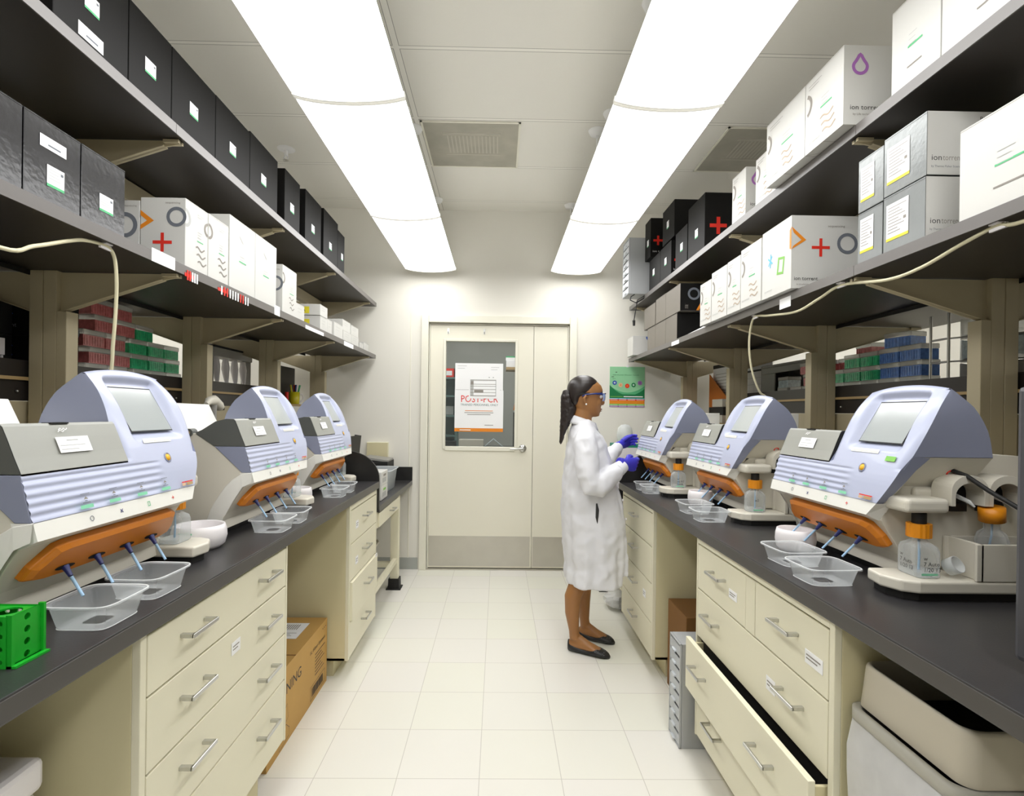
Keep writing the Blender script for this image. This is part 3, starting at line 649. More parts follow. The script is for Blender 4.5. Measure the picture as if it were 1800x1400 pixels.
    m=MB(); U=Vector((0,.035,.087)).normalized(); F=Face(m,(0,.0325,.3085),(1,0,0),tuple(U),.0045)
    F.rect(.10,.033,.185,.067,'paper'); F.rect(.125,.058,.155,.0605,'ink_pale'); F.rect(.105,.0475,.17,.049,'ink_pale'); F.rect(.105,.039,.15,.0405,'ink_pale'); m.obj('label',l)
    m=MB(); F=Face(m,(0,.0325,.3085),(1,0,0),tuple(U),.0045); F.stroke([(.115,.082),(.12,.086),(.124,.082),(.129,.086),(.133,.082),(.138,.086)],.0018,'paper'); F.stroke([(.112,.078),(.118,.082),(.124,.078),(.13,.082)],.0018,'paper'); m.obj('emblem',l)
    # ---- body
    m=MB(); P=[(.10,.026),(.45,.026),(.465,.20),(.45,.30),(.40,.345),(.262,.352),(.203,.350),(.137,.307),(.088,.26),(.043,.222),(.036,.172),(.04,.165),(.095,.08),(.105,.055)]
    m.prism(P,.003,.50,'machine_beige')
    # slate triangle on the left flank
    m.prism([(.033,.307),(.135,.307),(.088,.262),(.043,.219),(.012,.219)],.0,.0035,'slate')
    # flared light arch on the flank
    AR=[(.006,.219),(.043,.212),(.073,.193),(.097,.168),(.113,.144),(.132,.115),(.145,.09),(.155,.06),(.158,.028)]
    IN=[(.006,.186),(.036,.172),(.05,.15),(.066,.125),(.08,.10),(.09,.08),(.098,.07),(.102,.05),(.10,.028)]
    m.add([(-.004,a,b) for a,b in AR]+[(-.009,a,b) for a,b in IN],[(i,i+1,len(AR)+i+1,len(AR)+i) for i in range(8)],'machine_white')
    m.add([(-.004,a,b) for a,b in AR]+[(.003,a+.003,b+.002) for a,b in AR],[(i,i+1,len(AR)+i+1,len(AR)+i) for i in range(8)],'machine_white')
    # underside of the hood, sloping in to the flank
    xs=.578
    H=[(.05,.345),(.262,.345)]
    m.add([(sm(XR,.345)-.001,.056,.344),(.5715,.262,.344),(.499,.262,.262),(.499,.075,.262)],[(0,1,2,3)],'machine_beige')
    m.add([(.572,.2625,.345),(.499,.2625,.345),(.499,.2625,.262)],[(0,1,2)],'machine_beige')
    Q=[]
    for h,ins,hh in ((.186,.012,.172),(.22,.022,.19),(.25,.030,.21),(.28,.036,.23),(.31,.042,.247),(.345,.05,.262)):
        x=sm(XR,h); Q.append([(x-.003,dep(x,h)+ins,h),(.499,.045+ (hh-.172)*.33,hh)])
    m.loft(Q,'machine_beige',False,True,False)
    m.prism([(.25,.3475),(.30,.45),(.43,.455),(.43,.3475)],.02,.27,'machine_white')
    m.obj('body',t,bevel=.003)
    MB().box(.015,.48,.13,.44,0,.026,'rubber').obj('foot',t)
    # ---- orange tip panel
    m=MB(); O=Vector((0,.0335,.1665)); V=Vector((0,.055,-.08)); N=Vector((0,-.082,-.057)).normalized()
    S=[(.075,.05),(.10,0),(.44,0),(.465,.08),(.485,.45),(.487,.76),(.46,.88),(.13,.90),(.075,.87),(.04,.78),(.045,.5)]
    cx=.27; 
    def ring(sc,off): return [tuple(O+Vector((cx+(x-cx)*sc[0],0,0))+V*(.5+(v-.5)*sc[1])+N*off) for x,v in S]
    m.loft([ring((1,1),-.004),ring((1,1),.010),ring((.94,.80),.019)],'orange_plastic',smooth=False); op=m.obj('tip_panel',t,bevel=.003)
    HX=[.128,.215,.311,.40]; EX=[.118,.202,.296,.388]
    for i,x in enumerate(HX):
        c=O+V*.64+N*.0195+Vector((x,0,0)); e=Vector((EX[i]-.0,.007,.047))
        m=MB(); r=Vector((1,0,0)); vv=V.normalized()
        P=[c+r*(.026*math.cos(k/16*6.283)+.008*math.sin(k/16*6.283))+vv*(.007*math.sin(k/16*6.283))+N*.0006 for k in range(16)]
        m.add(P,[tuple(range(16))],'rubber'); m.obj('port',op)
        dr=(e-c).normalized(); m=MB()
        m.tube([c,c+dr*.010,c+dr*.024],[.0075,.0055,.0042],'navy',10); m.tube([c+dr*.026,e],[.0034,.003],'tube_blue',8)
        m.obj('sipper_tube',t)
    # ---- reagent arm, trays
    m=MB(); m.box(.498,.52,.11,.43,.052,.262,'machine_beige'); 
    m.box(.498,.588,.035,.145,.207,.243,'machine_beige'); m.obj('bottle_holder',t,bevel=.012,seg=4)
    for k,d0 in enumerate((.150,.245)):
        m=MB(); n=14; cz=.262; c=d0+.047
        out=[(c+.047*math.cos(math.pi*i/n),cz+.040*math.sin(math.pi*i/n)) for i in range(n+1)]; inn=[(c+.036*math.cos(math.pi*i/n),cz-.012+.032*math.sin(math.pi*i/n)) for i in range(n+1)]
        poly=[(c+.047,.215)]+out+[(c-.047,.215)]
        m.prism([(c+.047,.225)]+out+[(c-.047,.225),(c-.036,.225)]+inn[::-1]+[(c+.036,.225)],.52,.583,'machine_beige',smooth=False)
        m.add([(.53,a,b) for a,b in [(c+.0365,.215)]+inn+[(c-.0365,.215)]],[tuple(range(n+3))],'rubber')
        m.box(.522,.54,c-.03,c+.03,.205,.225,'rubber')
        m.tube([(.54,c-.01,.25),(.58,c,.236),(.59,c+.005,.225)],[.006,.005,.002],'frost_plastic',8)
        m.obj('bottle_holder',t,bevel=.002)
    m=MB(); P=[(.50,.0),(.56,-.010),(.605,.01),(.622,.045),(.622,.40),(.50,.43)]
    def z(u,v,w): return (u,v,w)
    m.prism(P,.020,.050,'machine_beige',z); tr=m.obj('bottle_tray',t,bevel=.006,seg=3)
    m=MB(); m.prism([(.51,.012),(.56,.004),(.598,.022),(.61,.05),(.61,.39),(.51,.42)],.0,.0195,'rubber',z); m.obj('tray_foot',tr)
    m=MB(); m.box(.522,.622,.19,.198,.0505,.14,'machine_beige'); m.box(.522,.530,.18,.40,.0505,.14,'machine_beige'); m.box(.614,.622,.18,.40,.0505,.14,'machine_beige'); m.box(.530,.614,.20,.40,.0505,.10,'rubber'); m.box(.522,.622,.40,.408,.0505,.14,'machine_beige'); m.obj('bottle_well',t,bevel=.002)
    m=MB(); m.lathe([(.011,0),(.011,.004),(.007,.004)],(0,0,0),'print_red',14); o=m.obj('cable_socket',t); o.location=(.535,.186,.305); o.rotation_euler=(0,math.radians(130),0)
    return t
seq=sequencer()
SEQ=[(-1,.838,.985,'nearest the camera on the left bench'),(-1,.82,1.81,'middle of three on the left bench'),(-1,.845,2.60,'farthest on the left bench'),
     (1,.97,1.882,'nearest the camera on the right bench'),(1,.972,2.74,'middle of three on the right bench'),(1,.89,3.432,'farthest right, touched by the person')]
ST=[]
for i,(s,X,y,w) in enumerate(SEQ):
    o=seq if i==0 else copy_tree(seq)
    o.location=(s*X,y,CTZ[s]+.0005); o.rotation_euler=(0,0,math.pi/2 if s<0 else -math.pi/2)
    o['label']='lavender gene sequencer with orange tip panel, '+w; o['group']='gene sequencers on the benches'; ST.append(o)
def W(i,lx,d,h):
    s,X,y,_=SEQ[i]; return Vector((-(X+d),y+lx,CTZ[-1]+h)) if s<0 else Vector((X+d,y-lx,CTZ[1]+h))
# black power cable of the nearest right machine
m=MB(); m.tube([(.54,.186,.31),(.58,.19,.30),(.63,.2,.27),(.70,.215,.235),(.74,.23,.20)],.0055,'rubber',8); m.obj('cable',ST[3])
m=MB(); m.box(.345,.385,.0,.001,0,.0,'print_tape')
m=MB(); U=Vector((0,.045,.1)).normalized(); F=Face(m,(0,.0475,.345),(1,0,0),tuple(U),.002); F.rect(.505,-.018,.54,-.004,'print_lime'); m.obj('sticker',ST[3])
# reagent bottles, square shouldered, hanging from the front holder
def bottle(i,lab,writing=None,round_=False):
    p=W(i,.560,.088,.051); t=thing('reagent_bottle',lab,'bottle',p,math.pi/2 if SEQ[i][0]<0 else -math.pi/2,'reagent bottles under the sequencer arms')
    m=MB()
    def sq(w,z,n=24,e=5): return [(math.copysign(abs(math.cos(a))**(2/e),math.cos(a))*w,math.copysign(abs(math.sin(a))**(2/e),math.sin(a))*w*.75,z) for a in [2*math.pi*k/n for k in range(n)]]
    def ci(r,z,n=24): return [(r*math.cos(2*math.pi*k/n),r*math.sin(2*math.pi*k/n),z) for k in range(n)]
    k=ci if round_ else sq
    m.loft([k(.036,.0),k(.040,.003),k(.040,.062),k(.036,.074),sq(.024,.084,e=2.4) if not round_ else ci(.024,.084),ci(.017,.088),ci(.017,.096)],'clear_plastic'); b=m.obj('vessel',t)
    m=MB(); m.loft([k(.037,.0015),k(.038,.002),k(.038,.012)],'clear_plastic'); m.obj('liquid',b)
    m=MB(); n=32; m.loft([[((.026+(.0012 if q%2 else 0))*math.cos(2*math.pi*q/n),(.026+(.0012 if q%2 else 0))*math.sin(2*math.pi*q/n),z) for q in range(n)] for z in (.094,.128)],'cap_orange',smooth=False); m.lathe([(.016,.128),(.016,.154)],(0,0,0),'rubber',16); m.obj('cap',t)
    m=MB(); m.tube([(0,0,.095),(.002,0,.05),(0,0,.006)],.0028,'tube_blue',8); m.obj('dip_tube',t)
    if writing:
        m=MB(); F=Face(m,(.0405,.0,0),(0,1,0),(0,0,1),.0005) if 0 else Face(m,(-.02,-.031,0),(1,0,0),(0,0,1),.0005)
        for j,w in enumerate(writing): F.text(w,.0,.045-j*.014,.014,'ink')
        m.rot=0; o=m.obj('handwriting',t)
        m=MB(); F=Face(m,(.041,-.02,0),(0,1,0),(0,0,1),.0005)
        for j,w in enumerate(writing): F.text(w,.0,.045-j*.014,.014,'ink')
        m.obj('handwriting',t)
    m=MB(); F=Face(m,(.041,-.025,0),(0,1,0),(0,0,1),.0007); F.rect(0,.008,.04,.013,'print_tape'); m.obj('tape',t)
    return t
WH=[None,None,None,['w','7 Auto','1/20 13'],['w2'],['w/','wz 9/7','Stock']]
for i,a in enumerate(('beside the nearest left sequencer','beside the middle left sequencer','beside the farthest left sequencer','beside the nearest right sequencer','beside the middle right sequencer','with black handwriting beside the farthest right sequencer')):
    bottle(i,'clear reagent bottle with orange cap '+a,WH[i],round_=(i>=4))
# third bottle of the nearest machine on the right (partly behind the dark instrument)
p=W(3,.572,.262,.1015); t=thing('reagent_bottle','clear round bottle with tilted orange cap in the well of the nearest right sequencer','bottle',p)
m=MB(); m.lathe([(.0,.0),(.033,.001),(.034,.04),(.028,.058),(.017,.068),(.017,.085)],(0,0,0),'clear_plastic'); m.obj('vessel',t)
m=MB(); m.lathe([(.0,.0),(.027,.0),(.027,.034),(.0,.034)],(0,0,0),'cap_orange',20); o=m.obj('cap',t); o.location=(0,0,.088); o.rotation_euler=(.12,-.15,0)
m=MB(); m.tube([(0,0,.088),(.002,.003,.05),(0,.01,.01)],.0025,'tube_blue',8); m.obj('dip_tube',t)
# ---- bowls and clear trays
def bowl(p,r,label):
    m=MB(); m.lathe([(.0,.001),(r*.78,.0),(r*.95,.012),(r*1.02,.035),(r*1.0,.055),(r*.93,.071),(r*.90,.072),(r*.86,.068),(r*.80,.05),(r*.75,.02),(0,.012)],p,'cup_white',36); tag(m.obj('waste_bowl'),label,'bowl','white plastic bowls on the benches')
z1=CTZ[-1]+.001; z2=CTZ[1]+.001
bowl((-.93,1.680,z1),.077,'white plastic bowl to the right of the nearest left sequencer')
bowl((-.93,2.50,z1),.062,'white plastic bowl to the right of the middle left sequencer')
bowl((.985,1.745,z2),.06,'white plastic bowl below the nearest right sequencer')
bowl((.995,2.60,z2),.058,'white plastic bowl below the middle right sequencer')
def tray(cx,cy,zz,lx,ly,h,rz,label):
    m=MB()
    def rr(a,b,z,c=.35,n=40):
        return [(a*math.copysign(abs(math.cos(t))**c,math.cos(t)),b*math.copysign(abs(math.sin(t))**c,math.sin(t)),z) for t in [2*math.pi*k/n for k in range(n)]]
    a,b=lx/2,ly/2
    m.loft([rr(a*.3,b*.3,.0015),rr(a*.72,b*.72,.001),rr(a*.76,b*.76,.004),rr(a*.9,b*.9,h*.93),rr(a*.93,b*.93,h*.97),rr(a,b,h),rr(a*1.005,b*1.005,h-.003)],'clear_plastic',False)
    m.loft([rr(a*1.003,b*1.003,h+.0005),rr(a*.985,b*.985,h+.002),rr(a*.96,b*.96,h+.0005)],'frost_plastic',False)
    m.loft([rr(a*.765,b*.765,.001),rr(a*.745,b*.745,.0025)],'frost_plastic',False)
    o=m.obj('clear_tray'); o.location=(cx,cy,zz); o.rotation_euler=(0,0,rz); tag(o,label,'container','clear plastic waste trays')
tray(-.808,1.095,z1,.135,.145,.05,.0,'clear plastic tray nearest the camera on the left bench')
tray(-.815,1.265,z1,.13,.145,.05,-.03,'second clear plastic tray from the camera on the left bench')
tray(-.805,1.93,z1,.135,.145,.045,.0,'nearer clear tray below the middle left sequencer')
tray(-.80,2.085,z1,.13,.14,.045,.05,'farther clear tray below the middle left sequencer')
tray(-.82,2.70,z1,.125,.14,.045,0,'nearer clear tray below the farthest left sequencer')
tray(-.82,2.86,z1,.125,.14,.045,.05,'farther clear tray below the farthest left sequencer')
tray(.878,1.425,z2,.15,.14,.046,.05,'nearer clear plastic tray below the nearest right sequencer')
tray(.895,1.60,z2,.14,.15,.046,.08,'farther clear plastic tray below the nearest right sequencer')
tray(.89,2.225,z2,.145,.13,.046,.0,'nearer clear tray below the middle right sequencer')
tray(.895,2.41,z2,.14,.15,.046,.05,'farther clear tray below the middle right sequencer')
tray(.862,2.985,z2,.11,.12,.042,0,'nearer clear tray below the farthest right sequencer')
tray(.862,3.115,z2,.11,.12,.042,0,'farther clear tray below the farthest right sequencer')
m=MB(); m.lathe([(0,.001),(.02,0),(.021,.026),(.019,.026),(.018,.004),(0,.003)],(0,0,0),'frost_plastic',24); o=m.obj('plastic_cup'); o.location=W(3,.575,.150,.072); o.rotation_euler=(.9,.5,0); tag(o,'small translucent cup lying on the tray of the nearest right sequencer','cup')
# ================================================================= cartons on the shelves
def box(s,x0,x1,y0,y1,z0,z1,base,label,cat='box',group=None,deco=None,near=None,stickers=(),name='carton',lid=True,bottom=None):
    """x0<x1 distances from aisle axis; deco(F,w,h) draws on the aisle face, near(F,w,h) on the face towards the camera"""
    a,b=(x0,x1) if s>0 else (-x1,-x0)
    t=thing(name,label,cat,(s*(x0+x1)/2,(y0+y1)/2,z0+.0006),0,group); ox,oy,oz=s*(x0+x1)/2,(y0+y1)/2,z0+.0006
    m=MB(); m.box(a-ox,b-ox,y0-oy,y1-oy,0,z1-z0-.0012,base); h=z1-z0
    w=y1-y0
    def aface(m):
        return Face(m,(-ox-x0,y0-oy,0),(0,1,0),(0,0,1)) if s<0 else Face(m,(x0-ox,y1-oy,0),(0,-1,0),(0,0,1))
    def nface(m): return Face(m,(a-ox,y0-oy,0),(1,0,0),(0,0,1))
    if deco: deco(aface(m),w,h)
    if near: near(nface(m),b-a,h)
    if lid:   # closing flap line
        F=aface(m); F.rect(0,h-.006,w,h-.0052,'ink_soft' if base in('carton_white',) else 'rubber')
    if bottom and bottom=='flaps':
        F=Face(m,(a-ox,y1-oy,-.0),(1,0,0),(0,-1,0)); F.stroke([(0,0),((b-a)/2,w/2),(b-a,0)],.002,'ink_soft'); F.stroke([(0,w/2),(b-a,w/2)],.002,'ink_soft')
    o=m.obj('carton_body',t,bevel=.0012,seg=1)
    for (u,v,sw,sh,kind) in stickers:
        m=MB(); F=aface(m); F.e=.0009; F.rect(u,v,u+sw,v+sh,'paper')
        if kind=='g': F.rect(u,v,u+sw,v+sh*.13,'print_green'); F.lines(u+sw*.1,v+sh*.8,u+sw*.8,4,sh*.14,sh*.025,'ink_pale'); F.rect(u+sw*.78,v+sh*.72,u+sw*.93,v+sh*.85,'ink_grey')
        if kind=='y': F.rect(u,v,u+sw,v+sh*.08,'print_yellow'); F.lines(u+sw*.08,v+sh*.88,u+sw*.9,9,sh*.085,sh*.02,'ink_soft',.5); F.rect(u+sw*.78,v+sh*.45,u+sw*.9,v+sh*.53,'ink_soft')
        if kind=='b': F.rect(u+sw*.3,v+sh*.28,u+sw*.78,v+sh*.42,'ink_grey')
        m.obj('sticker',t)
    return t
# --- left, upper tier: black cartons
LU=[(.985,1.272,.25,.06),(1.278,1.533,.247,0),(1.537,1.733,.25,0),(1.737,1.999,.25,0),(2.003,2.273,.252,0),(2.277,2.556,.262,0),(2.643,2.841,.272,0),(2.922,3.181,.288,0),(3.226,3.507,.30,0),(3.511,3.66,.265,0)]
for i,(a,b,h,off) in enumerate(LU):
    st=[((b-a)*.45-.02,.085 if i!=1 else .10,.05,.045,'g')] if i else []
    if i==1: st.append((.075,.018,.085,.035,'b'))
    if i==9: st=[((b-a)*.5,.09,.04,.045,'g')]
    box(-1,1.066+off,1.40,a,b,2.275,2.275+h,'carton_black','black carton on the upper left shelf, %s from the camera'%ORD[i],group='black cartons on the upper left shelf',stickers=st)
# --- left, lower tier: glossy black cartons
LL=[(1.03,1.197),(1.201,1.361),(1.365,1.521)]
for i,(a,b) in enumerate(LL):
    st=[(.06,.045,.05,.045,'g')] if i==2 else ([(.06,.04,.05,.05,'g'),(.04,.125,.075,.028,'b')] if i==1 else [(.05,-.0+.003,.06,.006,'b')])
    box(-1,1.062,1.36,a,b,1.833,2.025,'carton_gloss','glossy black carton on the lower left shelf, %s from the camera'%ORD[i],group='glossy black cartons',stickers=st)
def ion(F,x,y,h,w,col='ink'):
    F.text('ion torrent',x,y,h,col,w=w)
def waves(F,x,y,col='ink_soft',n=3,L=.055):
    for k in range(n): F.wave(x+k*.006,y-k*.024,L,.0055,.005,col)
def w_deco(F,w,h):
    F.rect(w*.5,h*.46,w*.78,h*.475,'print_green'); F.lines(w*.52,h*.6,w*.72,3,h*.04,.0015,'ink_pale'); waves(F,w*.45,h*.36); F.lines(w*.5,h*.86,w*.8,2,.008,.0012,'ink_pale')
def n_ring(F,w,h): F.ring(w-.012,h*.6,.036,.014,'ink_grey',90,270); F.text('sequencing',w-.04,h*.88,.008,'ink_soft',w=.036)
box(-1,1.215,1.40,1.812,2.0,1.833,2.055,'carton_white','white carton with a grey ring, set back behind the one with the red cross',near=lambda F,w,h:(F.ring(w-.05,h*.62,.036,.014,'ink_grey'),F.text('sequencing',w-.055,h*.9,.009,'ink_soft',w=.045)))
def n1(F,w,h):
    F.poly([(0,h*.81),(.045,h*.66),(0,h*.53),(0,h*.595),(.022,h*.66),(0,h*.735)],'print_orange'); F.plus(w*.49,h*.35,.032,.011,'print_red'); F.ring(w-.03,h*.72,.028,.011,'ink_grey'); F.text('sequencing',w*.55,h*.91,.009,'ink_soft',w=.05)
def d1(F,w,h): F.ring(0,h*.72,.026,.011,'ink_pale',-90,90); w_deco(F,w,h); F.ring(w,h*.72,.02,.009,'ink_soft',90,270)
box(-1,1.062,1.212,1.812,1.95,1.833,2.066,'carton_white','white carton with red cross and orange triangle on the lower left shelf',near=n1,deco=d1,group='white cartons on the lower left shelf')
def d2(F,w,h): F.ring(0,h*.72,.024,.010,'ink_soft',-90,90); w_deco(F,w,h)
box(-1,1.062,1.212,1.955,2.098,1.833,2.068,'carton_white','white carton with wavy grey lines just beyond the red-cross carton',deco=d2,group='white cartons on the lower left shelf')
def d3(F,w,h): F.rect(w*.35,h*.42,w*.62,h*.438,'print_green'); F.lines(w*.38,h*.5,w*.55,2,.012,.0015,'ink_pale'); F.stroke([(w*.36,h*.78),(w*.5,h*.7)],.002,'ink_soft')
for k,(a,b) in enumerate(((2.107,2.325),(2.329,2.546))): box(-1,1.062,1.34,a,b,1.833,2.122,'carton_white','tall plain white carton on the lower left shelf, %s of two'%('nearer','farther')[k],deco=d3,group='white cartons on the lower left shelf')
box(-1,1.062,1.30,2.62,2.80,1.833,2.068,'carton_white','white carton with grey ring beyond the two tall white ones',near=lambda F,w,h:(F.ring(w-.035,h*.6,.032,.011,'ink_grey'),F.text('sequencing',w-.06,h*.88,.009,'ink_soft',w=.045)),deco=d2,group='white cartons on the lower left shelf')
def yl(F,w,h): F.rect(w*.3,h*.15,w*.62,h*.75,'print_yellow'); F.text('A',w*.38,h*.3,h*.4,'ink')
SM=[(1.075,1.20,2.83,2.95,1.833,1.925,'small plain white carton beyond the tall white ones',None),
(1.07,1.24,3.20,3.33,1.833,1.922,'white carton with yellow label, lower of the stacked pair',yl),(1.07,1.24,3.195,3.33,1.923,1.99,'white carton with yellow label, upper of the stacked pair',yl),
(1.07,1.13,3.335,3.42,1.833,1.925,'narrow white carton beside the yellow-labelled pair',None),
(1.065,1.16,3.45,3.64,1.833,1.93,'low white carton near the shelf front past the yellow labels',None),
(1.07,1.22,3.67,3.87,1.833,1.91,'white carton, lower nearer one of the far pile of four',None),(1.075,1.22,3.67,3.86,1.911,1.985,'white carton, upper nearer one of the far pile of four',None),
(1.07,1.22,3.88,4.07,1.833,1.91,'white carton, lower farther one of the far pile of four',None),(1.075,1.22,3.88,4.08,1.911,1.98,'white carton, upper farther one of the far pile of four',None),
(1.075,1.2,4.12,4.23,1.833,1.885,'flat white carton near the end of the lower left shelf',None)]
for i,(x0,x1,a,b,c,d,l,nr) in enumerate(SM): box(-1,x0,x1,a,b,c,d,'carton_white',l,group='small white cartons at the end of the lower left shelf',near=nr,deco=lambda F,w,h:(F.lines(w*.2,h*.7,w*.7,2,h*.2,.0015,'ink_pale')))
box(-1,1.08,1.17,4.27,4.42,1.833,1.905,'carton_white','small grey-printed white carton at the very end of the lower left shelf',near=lambda F,w,h:(F.ring(w*.6,h*.7,.012,.005,'ink_soft'),F.plus(w*.7,h*.25,.012,.006,'print_red')))
# --- right, upper tier
def r_plain(F,w,h): F.rect(w*.36,h*.42,w*.66,h*.442,'print_green'); F.lines(w*.38,h*.56,w*.55,3,.014,.0015,'ink_pale'); F.lines(w*.35,h*.2,w*.65,1,.01,.004,'ink_soft',0)
def r_ion(F,w,h): F.ring(0,h*.66,.035,.012,'ink_soft',-70,70); F.rect(w*.42,h*.47,w*.72,h*.49,'print_green'); F.lines(w*.45,h*.6,w*.65,3,.012,.0015,'ink_pale'); waves(F,w*.42,h*.33,'tan_pale',3,.07); ion(F,w*.08,h*.1,.014,.07,'ink_pale'); F.lines(w*.1,h*.9,w*.45,2,.01,.0015,'ink_soft')
mat('tan_pale','#b7a48e',.6)
def r_drop(F,w,h): F.drop(.052,h*.73,.022,.010,'print_purple'); ion(F,.02,h*.19,.022,.105); F.text('by Life technologies',.03,h*.12,.01,'ink_soft',w=.08)
for k,(a,b) in enumerate(((1.06,1.35),(1.354,1.524))): box(1,1.12,1.45,a,b,2.275,2.52,'carton_white','large plain white carton on the upper right shelf, %s from the camera'%ORD[k],deco=r_plain,group='white cartons on the upper right shelf')
for k,(a,b) in enumerate(((1.665,1.873),(1.877,2.146))): box(1,1.072,1.37,a,b,2.277,2.528,'carton_white','white carton with wavy lines jutting over the upper right shelf edge, '+('nearer' ,'farther')[k],deco=r_ion,near=r_drop if k==0 else None,bottom='flaps',group='white cartons on the upper right shelf')
box(1,1.115,1.36,2.155,2.325,2.275,2.475,'carton_white','white carton on the upper right shelf, just beyond the overhanging pair',deco=r_ion,group='white cartons on the upper right shelf')
box(1,1.115,1.36,2.42,2.56,2.275,2.495,'carton_white','white carton with purple drop beside the black cartons, upper right shelf',deco=r_ion,near=r_drop,group='white cartons on the upper right shelf')
def n_blk(F,w,h): F.plus(.075,h*.4,.047,.02,'print_red'); F.plus(.20,h*.75,.05,.022,'print_blue',.785)
def n_plus(F,w,h): F.plus(.055,h*.42,.035,.016,'print_red'); F.text('ion t',.015,h*.12,.02,'paper',w=.05)
ST1=lambda w:[(w*.45,.09,.045,.05,'g')]
box(1,1.115,1.42,2.905,3.16,2.275,2.578,'carton_black','large black carton with red and blue crosses on the upper right shelf',near=n_blk,stickers=ST1(.25),group='black cartons on the upper right shelf')
box(1,1.115,1.40,3.175,3.385,2.275,2.505,'carton_black','black carton just beyond the one with red and blue crosses',stickers=ST1(.2),group='black cartons on the upper right shelf')
box(1,1.115,1.40,3.47,3.70,2.275,2.50,'carton_black','black carton, lower nearer one of the far upper right pile',near=n_plus,stickers=ST1(.2),group='black cartons on the upper right shelf')
box(1,1.115,1.40,3.705,3.975,2.275,2.50,'carton_black','black carton, lower farther one of the far upper right pile',stickers=ST1(.2),group='black cartons on the upper right shelf')
box(1,1.115,1.42,3.415,3.66,2.51,2.745,'carton_black','black carton, upper nearer one of the far upper right pile',stickers=ST1(.2),group='black cartons on the upper right shelf')
box(1,1.19,1.42,3.67,3.84,2.505,2.76,'carton_black','black carton set back in the upper row of the far pile',stickers=ST1(.15),group='black cartons on the upper right shelf')
box(1,1.10,1.36,3.90,4.045,2.515,2.80,'carton_black','black carton with red cross, topmost and farthest of the upper right pile',near=n_plus,stickers=ST1(.12),group='black cartons on the upper right shelf')
# parts cabinet on the upper shelf and one on the floor
def parts_cab(p,w,d,h,rows,label,base='silver_cab'):
    """front with drawers faces the aisle (-x); w = size along y"""
    t=thing('parts_cabinet',label,'cabinet',p)
    m=MB(); m.box(0,.004,0,w,0,h,'rubber'); m.box(.004,d,0,w,0,h,base); m.box(-.006,.004,0,.006,0,h,base); m.box(-.006,.004,w-.006,w,0,h,base); m.box(-.006,.004,0,w,h-.006,h,base); m.box(-.006,.004,0,w,0,.006,base); m.obj('housing',t,bevel=.002)
    rh=(h-.012)/rows
    for k in range(rows):
        m=MB(); z=.006+k*rh; m.box(-.004,.0035,.008,w-.008,z+.004,z+rh-.008,'drawer_clear'); m.box(-.014,-.004,w*.35,w*.65,z+.008,z+.014,'drawer_clear'); m.obj('drawer',t)
    return t
parts_cab((.985,4.06,2.2765),.19,.19,.43,8,'grey small-parts cabinet overhanging the far end of the upper right shelf')
parts_cab((.755,2.150,0),.13,.18,.425,8,'silver small-parts cabinet standing on the floor beside the right cabinets')
m=MB(); m.tube([(1.03,4.07,2.275),(1.0,4.06,2.255),(.985,4.02,2.22),(1.03,4.02,2.2),(1.09,4.03,2.235),(1.10,4.05,2.262),(1.05,4.06,2.23),(1.035,4.05,2.15),(1.02,4.04,2.07)],.004,'rubber',6); m.tube([(1.02,4.04,2.07),(1.021,4.04,2.03)],[.011,.009],'rubber',8)
tag(m.obj('power_cord'),'thin black power cord dangling below the grey parts cabinet','cord')
# --- right, lower tier
box(1,1.118,1.46,1.03,1.288,1.833,2.057,'carton_white','large white carton nearest the camera on the lower right shelf',deco=r_plain,group='white cartons on the lower right shelf')
def n_si(F,w,h,pgm=False):
    F.text('ion',.012,h*.23,.022,'ink',w=.028); F.text('torrent',.043,h*.23,.022,'ink_soft',w=.052); F.text('by Thermo Fisher Scientific',.012,h*.12,.008,'ink_grey',w=.085)
    if pgm: F.text('PGM',.14,h*.86,.014,'ink',w=.032)
def silver(y0,y1,z0,z1,l,near=None):
    t=box(1,1.118,1.44,y0,y1,z0,z1,'carton_silver',l,near=near,stickers=[(.012,.03,min(.085,(y1-y0)*.55),.105,'y')],group='silver-sided cartons')
    return t
def whn(f):
    def g(F,w,h): F.rect(.001,.001,w-.001,h-.001,'carton_white'); f(F,w,h)
    return g
silver(1.392,1.544,1.833,1.995,'silver-sided carton, lower one of the nearer stack',whn(n_si)); silver(1.390,1.544,1.997,2.166,'silver-sided carton, upper one of the nearer stack',whn(lambda F,w,h:n_si(F,w,h,True)))
silver(1.55,1.656,1.833,1.99,'silver-sided carton, lower one of the farther stack'); silver(1.548,1.656,1.992,2.156,'silver-sided carton, upper one of the farther stack')
def n_seq(F,w,h):
    F.tri(.045,h*.7,.044,.012,'print_orange',0) if 0 else F.poly([(.0,h*.84),(.055,h*.66),(.0,h*.53),(.007,h*.58),(.037,h*.66),(.007,h*.76)],'print_orange')
    F.plus(.11,h*.56,.034,.011,'print_red'); F.ring(.21,h*.62,.033,.012,'ink_grey'); F.text('sequencing',.135,h*.84,.012,'ink_soft',w=.065); F.text('ion torrent',.01,h*.11,.02,'ink',w=.09); F.text('by Life technologies',.02,h*.045,.008,'ink_soft',w=.05)
def d_seq(F,w,h):
    F.plus(w*.3,h*.52,.022,.007,'print_cyan',.9); F.stroke([(w*.3,h*.42),(w*.32,h*.62)],.007,'print_cyan'); F.square(w*.66,h*.38,.024,.033,.009,'print_lime',-.15); ion(F,w*.1,h*.08,.012,.06,'ink_pale'); F.poly([(w-.012,h*.80),(w,h*.84),(w,h*.53),(w-.012,h*.55)],'print_orange')
box(1,1.085,1.38,1.976,2.195,1.835,2.108,'carton_white','large white carton with orange triangle and red cross, lower right shelf',near=n_seq,deco=d_seq,bottom='flaps')
